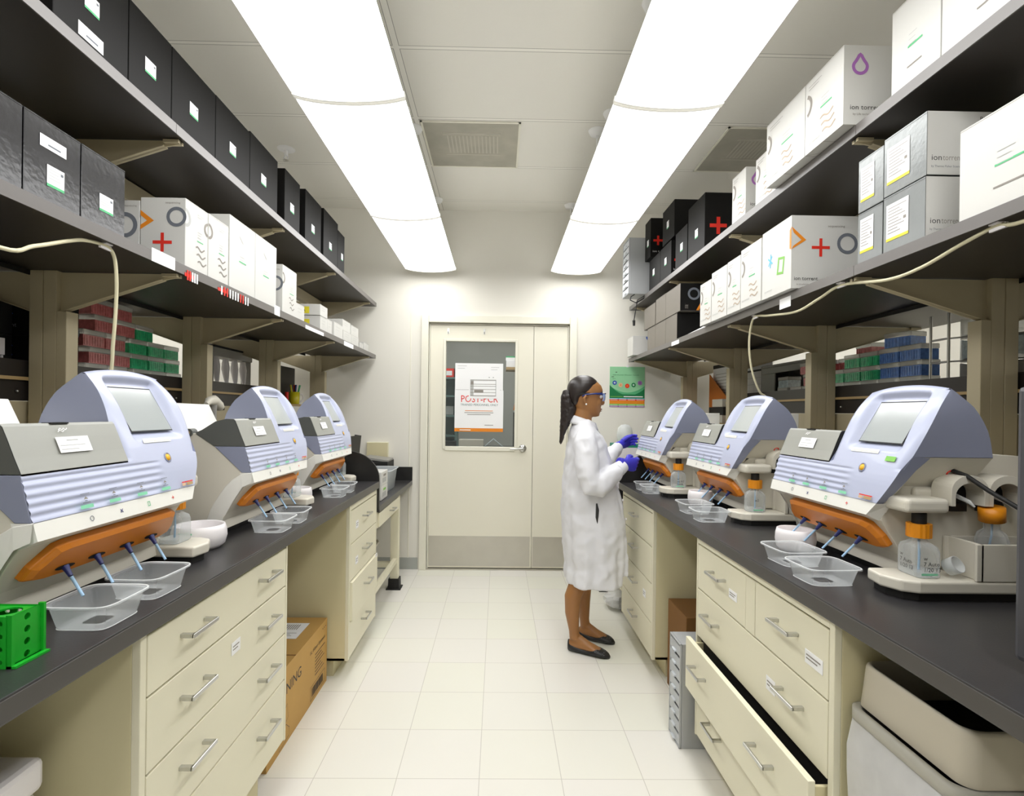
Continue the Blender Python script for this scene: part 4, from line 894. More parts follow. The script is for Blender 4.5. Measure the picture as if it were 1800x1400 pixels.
box(1,1.38,1.50,1.72,1.94,1.833,2.13,'carton_white','white carton mostly hidden behind the silver-sided stack',near=lambda F,w,h:F.text('sequencing',.02,h*.8,.01,'ink_soft',w=.05))
for k,(a,b,h) in enumerate(((2.20,2.384,.262),(2.39,2.525,.248),(2.532,2.712,.245),(2.72,2.866,.222))):
    box(1,1.082,1.36,a,b,1.835,1.835+h,'carton_white','white carton with grey wavy lines, lower right shelf, %s past the red-cross carton'%ORD[k],deco=r_ion,bottom='flaps',group='white cartons on the lower right shelf')
def n_bk(F,w,h): F.ring(.085,h*.62,.032,.013,'ink_grey'); F.square(.19,h*.6,.026,.036,.010,'print_lime',-.2); F.poly([(.10,h*.02),(.127,h*.30),(.155,h*.02),(.14,h*.02),(.127,h*.13),(.117,h*.02)],'print_orange'); F.text('ion torrent',.03,h*.08,.05,'ink_soft',w=.02)
G='black cartons with painted grey sheen on the far lower right shelf'
box(1,1.115,1.42,3.285,3.565,2.002,2.172,'carton_grey','black carton with painted grey sheen, grey ring and orange triangle, upper row far right',near=lambda F,w,h:(F.rect(.001,.001,w-.001,h-.001,'carton_black'),n_bk(F,w,h)),group=G)
box(1,1.115,1.40,3.57,3.795,2.002,2.175,'carton_grey','black carton with painted grey sheen, second in the upper row far right',group=G)
box(1,1.115,1.40,3.815,4.10,2.002,2.165,'carton_grey','black carton with painted grey sheen, third in the upper row far right',group=G)
box(1,1.115,1.42,3.34,3.565,1.833,1.998,'carton_grey','black carton with painted grey sheen and black end, first in the lower row far right',near=lambda F,w,h:F.rect(.001,.001,w-.001,h-.001,'carton_black'),group=G)
box(1,1.115,1.40,3.57,3.80,1.833,1.998,'carton_grey','black carton with painted grey sheen, second in the lower row far right',group=G)
box(1,1.115,1.40,3.805,4.0,1.833,1.998,'carton_grey','black carton with painted grey sheen, third in the lower row far right',group=G)
box(1,1.075,1.30,4.28,4.46,1.833,1.99,'carton_white','white carton with blue emblem at the far end of the lower right shelf',near=lambda F,w,h:(F.ring(.14,h*.95,.02,.03,'print_blue',180,360)))
t=thing('folded_leaflet','white folded leaflet lying at the lower right shelf edge','leaflet',(1.15,3.08,1.8336))
m=MB(); m.add([(-.03,-.12,0),(.08,-.12,0),(.08,.1,0),(-.03,.1,0),(-.03,-.12,.003),(.08,-.12,.06),(.08,.1,.06),(-.03,.1,.003)],[(3,2,1,0),(4,5,6,7),(0,1,5,4),(1,2,6,5),(2,3,7,6)],'paper'); F=Face(m,(-.03,-.121,0),(1,0,0),(0,0,1)); F.rect(.05,.006,.1,.018,'print_cyan'); m.obj('sheet',t)
mat('teal_card','#1f8a70',.5)
# ================================================================= things on the ledges, benches, walls and floor
LZ=1.4655
def tipbox(s,col,x,y,k,label,ly=.118,lx=.082,rz=0,group=None):
    """x distance of the near face, y near end, k = row"""
    z=LZ+.0662*k; t=thing('pipette_tip_box',label,'box',(s*(x+lx/2),y+ly/2,z+.0004),rz,group or 'pipette tip boxes')
    m=MB(); m.box(-lx/2+.003,lx/2-.003,-ly/2+.003,ly/2-.003,0,.044,col); 
    for i in range(8):
        yy=-ly/2+.010+i*(ly-.02)/7
        m.box(-lx/2+.0015,-lx/2+.003,yy-.002,yy+.002,.004,.04,col); m.box(lx/2-.003,lx/2-.0015,yy-.002,yy+.002,.004,.04,col)
    m.obj('rack_body',t)
    m=MB(); m.box(-lx/2,lx/2,-ly/2,ly/2,.0445,.0655,'lid_clear'); m.obj('lid',t,bevel=.003,seg=1)
    return t
def tips(s,col,cn,rows,X,gname):
    for k,ys in enumerate(rows):
        for j,q in enumerate(ys):
            y,dx=(q if isinstance(q,tuple) else (q,0))
            tipbox(s,col,X+dx,y,k,'%s tip box, %s row up, %s from the camera, %s'%(cn,ORD[k],ORD[j],'left side' if s<0 else 'right side'),group=gname)
tips(-1,'tip_red','red',[[2.11,2.232],[2.13,2.252],[2.10,2.222],[(2.16,-.0),2.282],[2.14,2.262]],1.62,'red tip boxes on the left ledge')
tips(-1,'tip_green','green',[[2.40,2.522,2.644],[2.385,2.508,2.63],[2.375,2.50,2.622],[2.42]],1.63,'green tip boxes on the left ledge')
tips(1,'tip_blue','blue',[[2.15,2.272],[2.15,2.272],[2.155,2.277],],1.72,'blue tip boxes on the right ledge')
tips(1,'tip_green','green',[[2.42,2.542,2.664],[2.42,2.542,2.664],[2.425,2.545]],1.735,'green tip boxes on the right ledge')
tips(1,'tip_red','red',[[2.81,2.932,3.054],[2.80,2.922],[(2.70,.06),2.83,2.955],[(2.62,.1)]],1.745,'red tip boxes on the right ledge')
tips(1,'tip_pale','pale blue',[[3.2],[3.195]],1.745,'pale blue tip boxes on the right ledge')
tipbox(1,'tip_blue',1.735,2.255,3,'blue tip box set crosswise on top of the right stack',ly=.125,lx=.09,rz=math.radians(14),group='blue tip boxes on the right ledge')
# black kit cartons beyond the left posts
def n_bx(F,w,h): F.plus(w*.55,h*.62,.028,.012,'print_blue',.785); F.text('ion torrent',w*.2,h*.2,.02,'ink_grey',w=.1)
for k,(z0,z1,w_) in enumerate(((LZ,1.60,'lower'),(1.601,1.745,'upper'))):
    a=box(-1,1.615,1.80,1.86,2.07,z0,z1,'carton_black','black carton with orange triangle behind the nearest left post, '+w_,deco=lambda F,w,h:(F.poly([(w-.035,h*.75),(w-.012,h*.62),(w-.035,h*.5)],'print_orange'),F.ring(w-.02,h*.25,.02,.007,'ink_grey')),near=n_bx,group='black cartons behind the left posts')
for k,(z0,z1,w_) in enumerate(((LZ,1.60,'lower'),(1.601,1.745,'upper'))):
    box(-1,1.66,1.85,1.60,1.84,z0,z1,'carton_black','black carton with blue cross left of the nearest left post, '+w_,deco=lambda F,w,h:(F.plus(w*.6,h*.62,.03,.012,'print_blue',.785),F.text('ion torrent',w*.3,h*.25,.018,'ink_soft',w=.09)),group='black cartons behind the left posts')
t=thing('tube_rack','white tube rack with blue capped tubes at the left picture edge','rack',(-1.625,1.62,LZ+.001))
m=MB(); m.box(-.025,.025,.0,.13,0,.012,'cup_white'); m.box(-.025,.025,0,.13,.055,.11,'cup_white'); m.box(-.02,.02,.0,.006,.012,.055,'cup_white'); m.box(-.02,.02,.124,.13,.012,.055,'cup_white'); m.obj('rack_body',t,bevel=.002)
m=MB(); F=Face(m,(.0255,0,0),(0,1,0),(0,0,1)); F.rect(.088,.062,.104,.103,'rubber'); m.obj('label',t)
for k in range(3):
    m=MB(); m.tube([(0,.025+k*.04,.13),(0,.025+k*.04,.21)],.014,'frost_plastic'); m.tube([(0,.025+k*.04,.11),(0,.025+k*.04,.13)],.014,'frost_plastic'); m.tube([(0,.025+k*.04,.21),(0,.025+k*.04,.235)],.018,'print_blue'); m.obj('tube',t)
# grey sorter with hanging pipettes between left posts
t=thing('pipette_stand','grey stand with pale pipettes on the left ledge','stand',(-1.70,3.08,LZ+.001))
m=MB(); m.box(-.05,.05,.02,.50,.0,.012,'grey_plastic'); m.box(-.012,.05,.02,.032,.012,.20,'grey_plastic'); m.box(-.012,.05,.48,.492,.012,.20,'grey_plastic'); m.box(-.05,.055,.02,.50,.20,.25,'grey_plastic'); m.box(-.05,.056,.02,.50,.25,.262,'rubber'); m.obj('frame',t,bevel=.003)
for k in range(4):
    m=MB(); y=.09+k*.11; m.tube([(.03,y,.195),(.03,y,.14),(.034,y+.004,.07),(.038,y+.008,.018)],[.016,.024,.014,.004],'cup_white'); m.obj('pipette',t)
m=MB(); m.box(-1.70,-1.645,3.02,3.075,LZ+.001,1.60,'tip_pale'); tag(m.obj('bottle_box',bevel=.008),'pale blue container beside the grey pipette stand','container')
# black panel, mug with markers
m=MB(); m.box(-1.66,-1.65,3.86,4.335,1.4005,1.69,'black_metal'); m.box(-1.75,-1.66,4.325,4.335,1.4005,1.69,'black_metal'); tag(m.obj('black_board'),'black corner panel behind the yellow mug on the left ledge','panel')
t=thing('mug','yellow mug with marker pens near the last left post','mug',(-1.60,4.20,1.401))
m=MB(); m.lathe([(0,.001),(.036,0),(.038,.004),(.04,.095),(.037,.095),(.035,.006),(0,.004)],(0,0,0),'mug_yellow'); m.obj('cup',t)
m=MB(); m.tube([(.03,.028,.08),(.045,.05,.075),(.05,.058,.05),(.04,.045,.022),(.027,.026,.02)],.005,'cup_white',8); m.obj('handle',t)
for k,(dx,dy,c) in enumerate(((-.010,-.015,'mug_yellow'),(.0,.012,'print_orange'),(.015,.02,'print_green'),(-.01,.025,'print_red'),(.012,-.015,'navy'))):
    m=MB(); m.tube([(dx*.5,dy*.5,.01),(dx*1.9,dy*1.9,.15)],.0075,c,8); tag(m.obj('marker_pen',loc=None),'%s marker pen standing in the yellow mug'%{'mug_yellow':'yellow','print_orange':'orange','print_green':'green','print_red':'red','navy':'blue'}[c],'pen','marker pens in the yellow mug').location=(-1.60,4.20,1.401)
m=MB(); m.tube([(-1.60,4.05,1.401),(-1.60,4.05,1.49)],.013,'print_red',12); tag(m.obj('red_marker'),'red capped marker standing just left of the yellow mug','pen')
# right ledge: acrylic rack with bags, grey bin, folder, clutter
t=thing('wire_rack','slim chrome wire rack with folded film packs on the right ledge','rack',(1.74,1.78,LZ+.001))
m=MB()
for y in (.262,.348): m.tube([(0,y,0),(0,y,.30)],.005,'brushed',8)
for y in (.0,.348): m.tube([(.2,y,0),(.2,y,.30)],.005,'brushed',8)
for z in (.11,.20): m.tube([(0,.262,z),(0,.348,z)],.004,'brushed',8); m.tube([(0,.262,z),(.2,.0,z)],.003,'brushed',8)
m.obj('frame',t)
for k,(z0,z1,c) in enumerate(((.005,.10,'grey_plastic'),(.115,.19,'tip_pale'),(.205,.27,'lid_clear'))):
    m=MB(); n=8
    m.loft([[(.03+.16*(.5+.5*math.cos(a)),.17+.14*math.sin(a),z0+(z1-z0)*f+.006*math.sin(a*5+f*9)) for a in [2*math.pi*i/24 for i in range(24)]] for f in (0,.3,.6,1)],c); tag(m.obj('film_pack'),'folded plastic film pack on the %s tier of the chrome rack'%('bottom','middle','top')[k],'pack','film packs in the chrome rack').location=(1.74,1.78,LZ+.001)
for k in range(3): tag(MB().box(1.76,1.94,1.74-.16,1.74-.01,LZ+.001+k*.05,LZ+.05+k*.05,'warm_tube' if k else 'grey_plastic').obj('tube_pack',bevel=.01),'%s pack of tan tubes at the right picture edge'%('bottom','middle','top')[k],'pack','tan tube packs at the right picture edge')
m=MB(); m.box(1.76,1.95,1.56,1.75,1.62,1.70,'tub_clear'); Face(m,(1.759,1.75,1.62),(0,-1,0),(0,0,1)).text('PIPETTE',.0,.03,.03,'ink_grey',w=.12); tag(m.obj('pipette_pack',bevel=.004),'clear pack printed PIPETTE above the tan tubes at the right edge','pack')
t=thing('plastic_bin','grey plastic bin with hand opening on the right ledge','bin',(1.86,3.22,LZ+.001))
m=MB(); m.box(0,.2,0,.012,0,.24,'grey_plastic'); m.box(0,.2,.53,.542,0,.24,'grey_plastic'); m.box(.19,.2,.012,.53,0,.24,'grey_plastic'); m.box(0,.2,.012,.53,.225,.24,'grey_plastic'); m.box(0,.012,.012,.53,.18,.225,'grey_plastic'); m.box(0,.012,.35,.53,.0,.18,'grey_plastic'); m.box(.012,.19,.012,.53,.0,.01,'cardboard_dark'); m.obj('shell',t,bevel=.008)
m=MB(); m.box(1.80,1.855,3.33,3.42,LZ+.001,1.545,'lid_clear'); tag(m.obj('clear_box',bevel=.004),'small clear plastic box in front of the grey bin','box')
m=MB(); m.box(2.0,2.006,3.88,4.31,1.301,1.76,'paper'); F=Face(m,(1.999,4.31,1.301),(0,-1,0),(0,0,1)); [F.rect(0,z,.43,z+.002,'ink_pale') for z in (.15,.2,.25,.3,.35)]; [F.rect(x,0,x+.002,.4,'ink_pale') for x in (.08,.16,.24,.32)]; F.rect(0,.40,.43,.415,'rubber'); tag(m.obj('gridded_board'),'white gridded board with black top strip on the right ledge','board')
m=MB(); m.add([(1.72,4.335,1.301),(1.72,3.88,1.301),(1.72,3.88,1.42),(1.72,4.335,1.69),(1.726,4.335,1.301),(1.726,3.88,1.301),(1.726,3.88,1.42),(1.726,4.335,1.69)],[(0,1,2,3),(7,6,5,4),(0,4,5,1),(1,5,6,2),(2,6,7,3),(3,7,4,0)],'orange_file'); tag(m.obj('orange_folder'),'orange triangular magazine file by the last right post','folder')
m=MB(); m.add([(1.75,3.87,1.301),(1.75,4.33,1.301),(1.75,4.33,1.76),(1.75,3.87,1.76),(1.754,3.87,1.301),(1.754,4.33,1.301),(1.754,4.33,1.76),(1.754,3.87,1.76)],[(3,2,1,0),(4,5,6,7),(0,1,5,4),(1,2,6,5),(2,3,7,6),(3,0,4,7)],'paper'); F=Face(m,(1.7499,4.33,1.301),(0,-1,0),(0,0,1)); F.lines(.05,.38,.4,12,.025,.003,'ink_soft'); F.rect(0,.43,.46,.459,'ink'); tag(m.obj('paper_sheets'),'white printed sheets behind the orange folder','paper')
# clutter on the right bench behind the farthest machine
C_=[('book',(1.47,3.92,1.60,4.06,1.302,1.33),'machine_beige','beige box, lowest of the clutter pile by the right end'),('black_case',(1.46,3.90,1.61,4.07,1.331,1.37),'rubber','black case in the clutter pile by the right end'),('white_box',(1.48,3.93,1.60,4.04,1.371,1.415),'machine_beige','off-white box topping the clutter pile by the right end')]
for n_,(x0,x1,y0,y1,z0,z1),mt,l in [('beige_box',(1.665,1.715,3.95,4.18,1.301,1.36),'machine_beige','beige box, lowest of the clutter pile by the orange folder'),('black_case',(1.665,1.715,3.93,4.20,1.361,1.42),'rubber','black case in the clutter pile by the orange folder'),('white_box',(1.67,1.712,3.96,4.15,1.421,1.48),'machine_beige','off-white box topping the clutter pile by the orange folder')]: tag(MB().box(x0,x1,y0,y1,z0,z1,mt).obj(n_,bevel=.004),l,'box')
m=MB()
for k in range(9):
    a=k*.7; m.tube([(1.42+.02*math.sin(a),3.86+.045*k,1.20+.02*math.cos(a*2)),(1.40+.03*math.cos(a),3.89+.045*k,1.26),(1.43,3.92+.03*k,1.24+.03*math.sin(a))],.006,'rubber',6)
tag(m.obj('cable_tangle'),'tangle of black cables beside the farthest right machine','cable')
# barcode scanners
def scanner(p,rz,l):
    t=thing('barcode_scanner',l,'scanner',p,rz,'barcode scanners behind the machines')
    m=MB(); m.tube([(0,0,.0),(.005,0,.02),(.01,0,.05),(0,0,.10),(-.005,0,.15)],[.035,.03,.012,.014,.018],'grey_plastic'); m.obj('stand',t)
    m=MB(); m.tube([(.09,0,.14),(.07,0,.145),(0,0,.17),(-.06,0,.165),(-.09,0,.15)],[.02,.024,.024,.018,.010],'machine_beige'); m.box(.092,.096,-.018,.018,.125,.155,'rubber'); m.obj('head',t)
scanner((-1.30,2.45,1.2255),math.radians(100),'grey barcode scanner behind the middle left sequencer')
tag(MB().box(-1.35,-1.25,2.40,2.50,.923,1.225,'grey_plastic').obj('support_box',bevel=.006),'pale box under the scanner behind the middle left sequencer','box')
# cream cables and ties
def cable(s,pts,label):
    # smooth catmull-rom
    P=[Vector(p) for p in pts]; Q=[]
    for i in range(len(P)-1):
        a,b,c,d=P[max(i-1,0)],P[i],P[i+1],P[min(i+2,len(P)-1)]
        for k in range(6):
            u=k/6; Q.append(.5*((2*b)+(c-a)*u+(2*a-5*b+4*c-d)*u*u+(3*b-a-3*c+d)*u**3))
    Q.append(P[-1]); m=MB(); m.tube(Q,.0048,'cable_cream',8); return tag(m.obj('network_cable'),label,'cable')
cable(-1,[(-1.075,.9,1.72),(-1.075,1.161,1.697),(-1.075,1.245,1.726),(-1.075,1.342,1.769),(-1.075,1.396,1.788),(-1.075,1.466,1.796),(-1.075,1.499,1.778),(-1.08,1.517,1.719),(-1.09,1.53,1.64),(-1.10,1.535,1.542),(-1.12,1.545,1.42),(-1.2,1.55,1.2),(-1.35,1.56,.94)],'cream cable hooked under the left shelf and dropping behind the nearest sequencer')
cable(1,[(1.13,.9,1.79),(1.13,1.138,1.785),(1.13,1.197,1.797),(1.13,1.293,1.784),(1.13,1.416,1.761),(1.13,1.542,1.759),(1.13,1.749,1.793),(1.13,1.873,1.775),(1.13,2.017,1.756),(1.13,2.232,1.78),(1.13,2.342,1.796),(1.135,2.394,1.758),(1.14,2.418,1.67),(1.16,2.43,1.564),(1.20,2.44,1.47),(1.238,2.45,1.44),(1.262,2.46,1.36),(1.266,2.46,1.285)],'cream cable looping under the right shelf to the middle right sequencer')
for s,y,l in ((-1,1.466,'white cable clip under the left shelf'),(1,1.197,'white cable clip under the right shelf, nearest the camera'),(1,1.749,'white cable clip under the right shelf, second from the camera'),(1,2.342,'white cable clip under the right shelf, farthest from the camera')):
    x=s*(1.075 if s<0 else 1.13); m=MB(); m.box(x-.012,x+.012,y-.012,y+.012,1.7985,1.8015,'cup_white'); m.box(x-.003,x+.003,y-.02,y+.02,1.786,1.7985,'cup_white'); tag(m.obj('cable_clip'),l,'clip','cable clips under the shelves')
# calendar, wall box, binder
mat('print_cal','#93cf9f',.4,coat=.4); mat('cal_dark','#117a45',.4,coat=.4); mat('cal_mid','#57b07a',.4,coat=.4)
m=MB(); x0,x1,z0,z1=.957,1.26,1.418,1.766; m.box(x0,x1,4.5895,4.5925,z0,z1,'print_cal'); w,h=x1-x0,z1-z0; F=Face(m,(x0,4.5895,z0),(1,0,0),(0,0,1))
mat('print_cal','#93cf9f',.4,coat=.4); mat('cal_dark','#117a45',.4,coat=.4); mat('cal_mid','#57b07a',.4,coat=.4)
n=20
F.poly([(0,.09)]+[(w,.09)]+[(w*(1-i/n),h*(.36+.17*(2*(1-i/n)-1)**2)) for i in range(n+1)],'cal_mid')
F.poly([(0,.09)]+[(w,.09)]+[(w*(1-i/n),h*(.29+.21*(2*(1-i/n)-1.1)**2)) for i in range(n+1)],'cal_dark')
F.rect(0,.075,w,.11,'cal_dark'); F.rect(0,.068,w,.076,'print_cyan'); F.rect(0,.056,w,.067,'print_red'); F.rect(0,.028,w,.056,'print_orange'); F.rect(0,.012,w,.028,'print_lime'); F.rect(0,.0,w,.012,'print_purple')
for z in (.0715,.061,.018,.006): 
    for k in range(4): F.rect(w*(.02+k*.25),z-.0015,w*(.23+k*.25),z+.001,'paper')
F.rect(w*.02,.088,w*.38,.092,'print_lime'); F.rect(w*.4,.086,w*.95,.094,'paper'); F.rect(w*.05,h*.74,w*.12,h*.752,'ink'); F.text('2014',w*.08,h*.69,.012,'cal_dark'); F.rect(w*.16,h*.855,w*.21,h*.87,'ink'); F.text('200 Human Disease Genes',w*.08,h*.785,.012,'cal_dark',w=w*.75)
for k,(u,v,c,c2) in enumerate(((.14,.60,'print_blue','paper'),(.31,.545,'warm_tube','print_orange'),(.50,.525,'print_red','print_orange'),(.68,.55,'cal_dark','paper'),(.86,.60,'print_purple','ink_grey'))):
    F.poly([(w*u+.019*math.cos(a),h*v+.019*math.sin(a)) for a in [2*math.pi*i/20 for i in range(20)]],c); F.plus(w*u,h*v,.009,.004,c2,.5*k)
t=tag(m.obj('wall_calendar'),'green wall calendar with five round emblems hanging beside the person','calendar')
m=MB(); m.box(1.10,1.118,4.586,4.592,1.762,1.778,'cup_white'); m.obj('hook',t)
m=MB(); m.box(-1.12,-.935,4.56,4.592,.93,1.09,'cream_metal'); m.box(-1.115,-.94,4.557,4.56,.935,1.085,'cream_side'); tag(m.obj('wall_box',bevel=.004),'cream metal box on the door wall above the left desk','box')
t=thing('binder','open black binder leaning behind the left splash panel','binder',(-1.02,3.62,.766)); 
m=MB(); m.box(-.006,0,-.12,.12,0,.42,'black_metal'); m.box(-.05,-.006,.118,.124,0,.42,'black_metal'); m.obj('cover',t); t.rotation_euler=(0,math.radians(6),math.radians(-12))
m=MB(); m.box(-1.1,-.87,4.26,4.54,.767,.79,'grey_plastic'); m.box(-1.09,-.88,4.27,4.53,.79,.95,'rubber'); m.obox((-.98,4.4,.965),(.20,.22,.02),'grey_plastic',(0,.12,0)); o=m.obj('keyboard_stack',bevel=.003); tag(o,'grey stack of keyboards and trays at the back of the left desk','stack')
t=thing('storage_tub','translucent plastic storage tub on the left desk','tub',(-.90,4.05,.767)); m=MB()
def rr(a,b,z,c=.3,n=32): return [(a*math.copysign(abs(math.cos(q))**c,math.cos(q)),b*math.copysign(abs(math.sin(q))**c,math.sin(q)),z) for q in [2*math.pi*k/n for k in range(n)]]
m.loft([rr(.02,.02,.002),rr(.10,.15,.001),rr(.115,.18,.15),rr(.125,.19,.155),rr(.125,.19,.148)],'tub_clear',False); m.obj('shell',t)
for k,(z0,z1,l) in enumerate(((.7665,.86,'lower'),(.861,.955,'upper'))):
    m=MB(); m.box(-.87,-.76,3.50,3.70,z0,z1,'carton_white'); F=Face(m,(-.7599,3.50,z0),(0,1,0),(0,0,1)); F.rect(.03,.02,.15,.05,'ink_pale'); F.rect(.06,.06,.14,.075,'print_lime' if k==0 else 'ink_soft'); m.sphere((-.78,3.60,z1-.012),(.02,.05,.012),'paper',10,6) if k==0 else None
    tag(m.obj('glove_carton',bevel=.004),'white glove carton on the left desk, %s one'%l,'box','glove cartons on the left desk')
# green rack, white foam box, cardboard box, brown box, bag
t=thing('tube_rack','bright green plastic tube rack with round holes on the left bench','rack',(-.875,.925,.9225))
m=MB(); 
def plate(m,o,u,v,W_,H_,nu,nv,r,th,mt):
    """rectangular plate with nu x nv round holes, o corner, u,v unit axes"""
    o,u,v=Vector(o),Vector(u),Vector(v); n=u.cross(v); K=16
    for i in range(nu):
        for j in range(nv):
            a0,a1=W_*i/nu,W_*(i+1)/nu; b0,b1=H_*j/nv,H_*(j+1)/nv; cx,cy=(a0+a1)/2,(b0+b1)/2; out=[];inn=[]
            for k in range(K):
                t_=2*math.pi*(k+.0)/K; c,s_=math.cos(t_),math.sin(t_); q=min((a1-a0)/2/abs(c) if abs(c)>1e-6 else 9,(b1-b0)/2/abs(s_) if abs(s_)>1e-6 else 9); out.append((cx+c*q,cy+s_*q)); inn.append((cx+r*c,cy+r*s_))
            for off in (0,th): m.add([o+u*x+v*y+n*off for x,y in out+inn],[(k,(k+1)%K,K+(k+1)%K,K+k) for k in range(K)],mt)
            m.add([o+u*x+v*y for x,y in inn]+[o+u*x+v*y+n*th for x,y in inn],[(k,(k+1)%K,K+(k+1)%K,K+k) for k in range(K)],mt)
plate(m,(.070,-.03,.0),(0,1,0),(0,0,1),.058,.085,1,4,.006,.003,'green_plastic')
plate(m,(-.10,-.034,.0),(1,0,0),(0,0,1),.17,.085,8,4,.0045,.003,'green_plastic')
plate(m,(-.10,.026,.0),(1,0,0),(0,0,1),.17,.085,8,4,.0045,.003,'green_plastic')
plate(m,(-.10,-.032,.08),(1,0,0),(0,1,0),.17,.06,3,1,.019,.003,'green_plastic'); m.box(-.10,.076,-.032,.03,0,.004,'green_plastic')
m.box(.068,.078,-.036,-.030,0,.088,'green_plastic'); m.box(.068,.078,.026,.031,0,.088,'green_plastic'); m.box(.066,.085,-.036,.032,0,.004,'green_plastic')
m.obj('rack_body',t)
m=MB(); m.box(-1.30,-.90,.62,1.06,0,.60,'carton_white'); o=m.obj('foam_box',bevel=.008); tag(o,'white foam box on the floor under the left bench','box'); m=MB(); m.box(-1.31,-.89,.61,1.07,.601,.665,'cup_white'); m.obj('lid',o,bevel=.012)
t=thing('cardboard_box','large brown CORNING cardboard box on the floor under the left bench','box',(-.845,1.99,.0005))
m=MB(); m.box(-.42,0,0,.695,0,.315,'cardboard'); F=Face(m,(0,0,0),(0,1,0),(0,0,1)); F.text('CORNING',.035,.20,.062,'ink',w=.31)
F.text('1L Filter System',.45,.232,.024,'ink',w=.21); F.lines(.52,.205,.66,7,.016,.004,'ink',.5); F.square(.56,.05,.10,.032,.002,'ink'); [F.rect(.48+k*.013,.03,.486+k*.013+(k%3)*.0012,.07,'ink') for k in range(12)]
F.stroke([(.10,.11),(.19,.16),(.20,.10),(.14,.08),(.10,.06)],.002,'ink'); F.stroke([(.12,.07),(.18,.08),(.215,.05),(.21,.02),(.11,.01)],.002,'ink',True); F.rect(.62,.285,.63,.29,'ink'); F.rect(.64,.285,.65,.29,'ink'); F.rect(.66,.285,.67,.29,'ink')
F=Face(m,(-.42,0,.315),(1,0,0),(0,1,0)); F.rect(.0,.275,.42,.285,'cardboard_dark'); F.stroke([(.25,.1),(.36,.1),(.36,.2),(.25,.2)],.002,'ink',True); m.obj('carton_body',t,bevel=.002)
m=MB(); F=Face(m,(-.42,0,.3155),(1,0,0),(0,1,0)); F.e=.001; F.rect(.20,.44,.36,.62,'paper'); [F.rect(.22+k*.01,.54,.225+k*.01,.6,'ink_soft') for k in range(11)]; F.lines(.22,.50,.34,3,.015,.004,'ink_soft'); m.obj('shipping_label',t)
m=MB(); m.box(.87,1.25,2.42,2.68,.0,.43,'cardboard_dark'); tag(m.obj('cardboard_box',bevel=.003),'brown cardboard box in the shadow of the right knee space','box')
t=thing('tangled_bag','clear crumpled bag with dark contents on the floor by the right cabinet','bag',(.86,3.72,0)); m=MB()
random.seed(3); R=[]
for j in range(9):
    z=.12*(1-math.cos(math.pi*j/8))/2; R.append([(.09*math.sin(math.pi*min(.97,max(.06,j/8)))*(1+.35*random.random())*math.cos(2*math.pi*i/14),.10*math.sin(math.pi*min(.97,max(.06,j/8)))*(1+.35*random.random())*math.sin(2*math.pi*i/14),z+.001) for i in range(14)])
m.loft(R,'bag_film',smooth=False); m.obj('film',t); m=MB(); m.sphere((.02,0,.035),(.04,.05,.03),'ink_grey',10,6); m.obj('contents',t)
m=MB(); m.box(-1.30,-.98,3.42,3.80,.24,.25,'steel'); m.tube([(-1.0,3.42,.42),(-.86,3.45,.42),(-.84,3.5,.42),(-.84,3.8,.42),(-.86,3.86,.42),(-1.0,3.86,.42)],.009,'steel'); m.box(-1.30,-.86,3.45,3.85,.40,.412,'steel')
for a,b in ((-1.28,3.46),(-.88,3.46),(-1.28,3.82),(-.88,3.82)): m.tube([(a,b,0),(a,b,.40)],.008,'steel',8)
tag(m.obj('step_stool'),'steel stool frame under the left desk','stool')
# waste bins at the lower right
def rrect(x0,x1,y0,y1,r,z,n=6):
    P=[]
    for cx,cy,a0 in ((x1-r,y1-r,0),(x0+r,y1-r,90),(x0+r,y0+r,180),(x1-r,y0+r,270)):
        for k in range(n+1): a=math.radians(a0+90*k/n); P.append((cx+r*math.cos(a),cy+r*math.sin(a),z))
    return P
t=thing('waste_bin','beige rectangular waste bin under the right bench with a bag liner','bin',(0,0,0))
X0,X1,Y0,Y1=.822,1.32,.928,1.238
m=MB(); I=lambda d,z,r=.035:rrect(X0+d,X1-d,Y0+d,Y1-d,r,z)
m.loft([I(.05,.001),I(.012,.66),I(.004,.662),I(.0,.665),I(.0,.69),I(.004,.692),I(.012,.692),I(.016,.68),I(.05,.02)],'bin_grey',True); m.obj('bin_body',t)
m=MB(); J=lambda d,z,r=.030:rrect(.842+d,X1-.02-d,.93+.0+.006+d,Y1-.004-d,r,z)
m.loft([J(.0,.6935),J(.0,.7),J(.006,.783),J(.008,.790),J(.011,.792),J(.016,.790),J(.018,.702)],'bin_beige',False); 
m.add(J(.0185,.705),[tuple(range(28))],'rubber'); m.obj('hood',t)
m=MB(); R=[]
for j in range(15):
    f=j/14; y=Y1-.02-f*(Y1-Y0-.04); dr=.30*(1-f)**.6+.02*math.sin(j*1.3)
    R.append([(X0+.008-.006*math.sin(j*2.1+k)*(k/5)-.004-.0135*min(1,k)+.035*(k/5)*dr,y,.664-dr*(k/5)) for k in range(6)])
m.loft(R,'bag_film',False,True,False); m.obj('bag_liner',t)
m=MB(); F=Face(m,(.848,1.06,.72),(0,-1,0),(0,0,1),.003); F.text('R',.0,.0,.03,'bin_grey'); m.obj('emblem',t)
# dark instrument at the right edge
mat('dark_case','#47474b',.4)
t=thing('dark_instrument','dark grey instrument casing at the right picture edge','instrument',(.909,.45,.915))
m=MB(); m.box(0,.42,0,.475,.02,.50,'dark_case'); m.obj('casing',t,bevel=.01); m=MB(); m.box(.02,.40,.02,.455,0,.02,'rubber'); m.obj('foot',t)


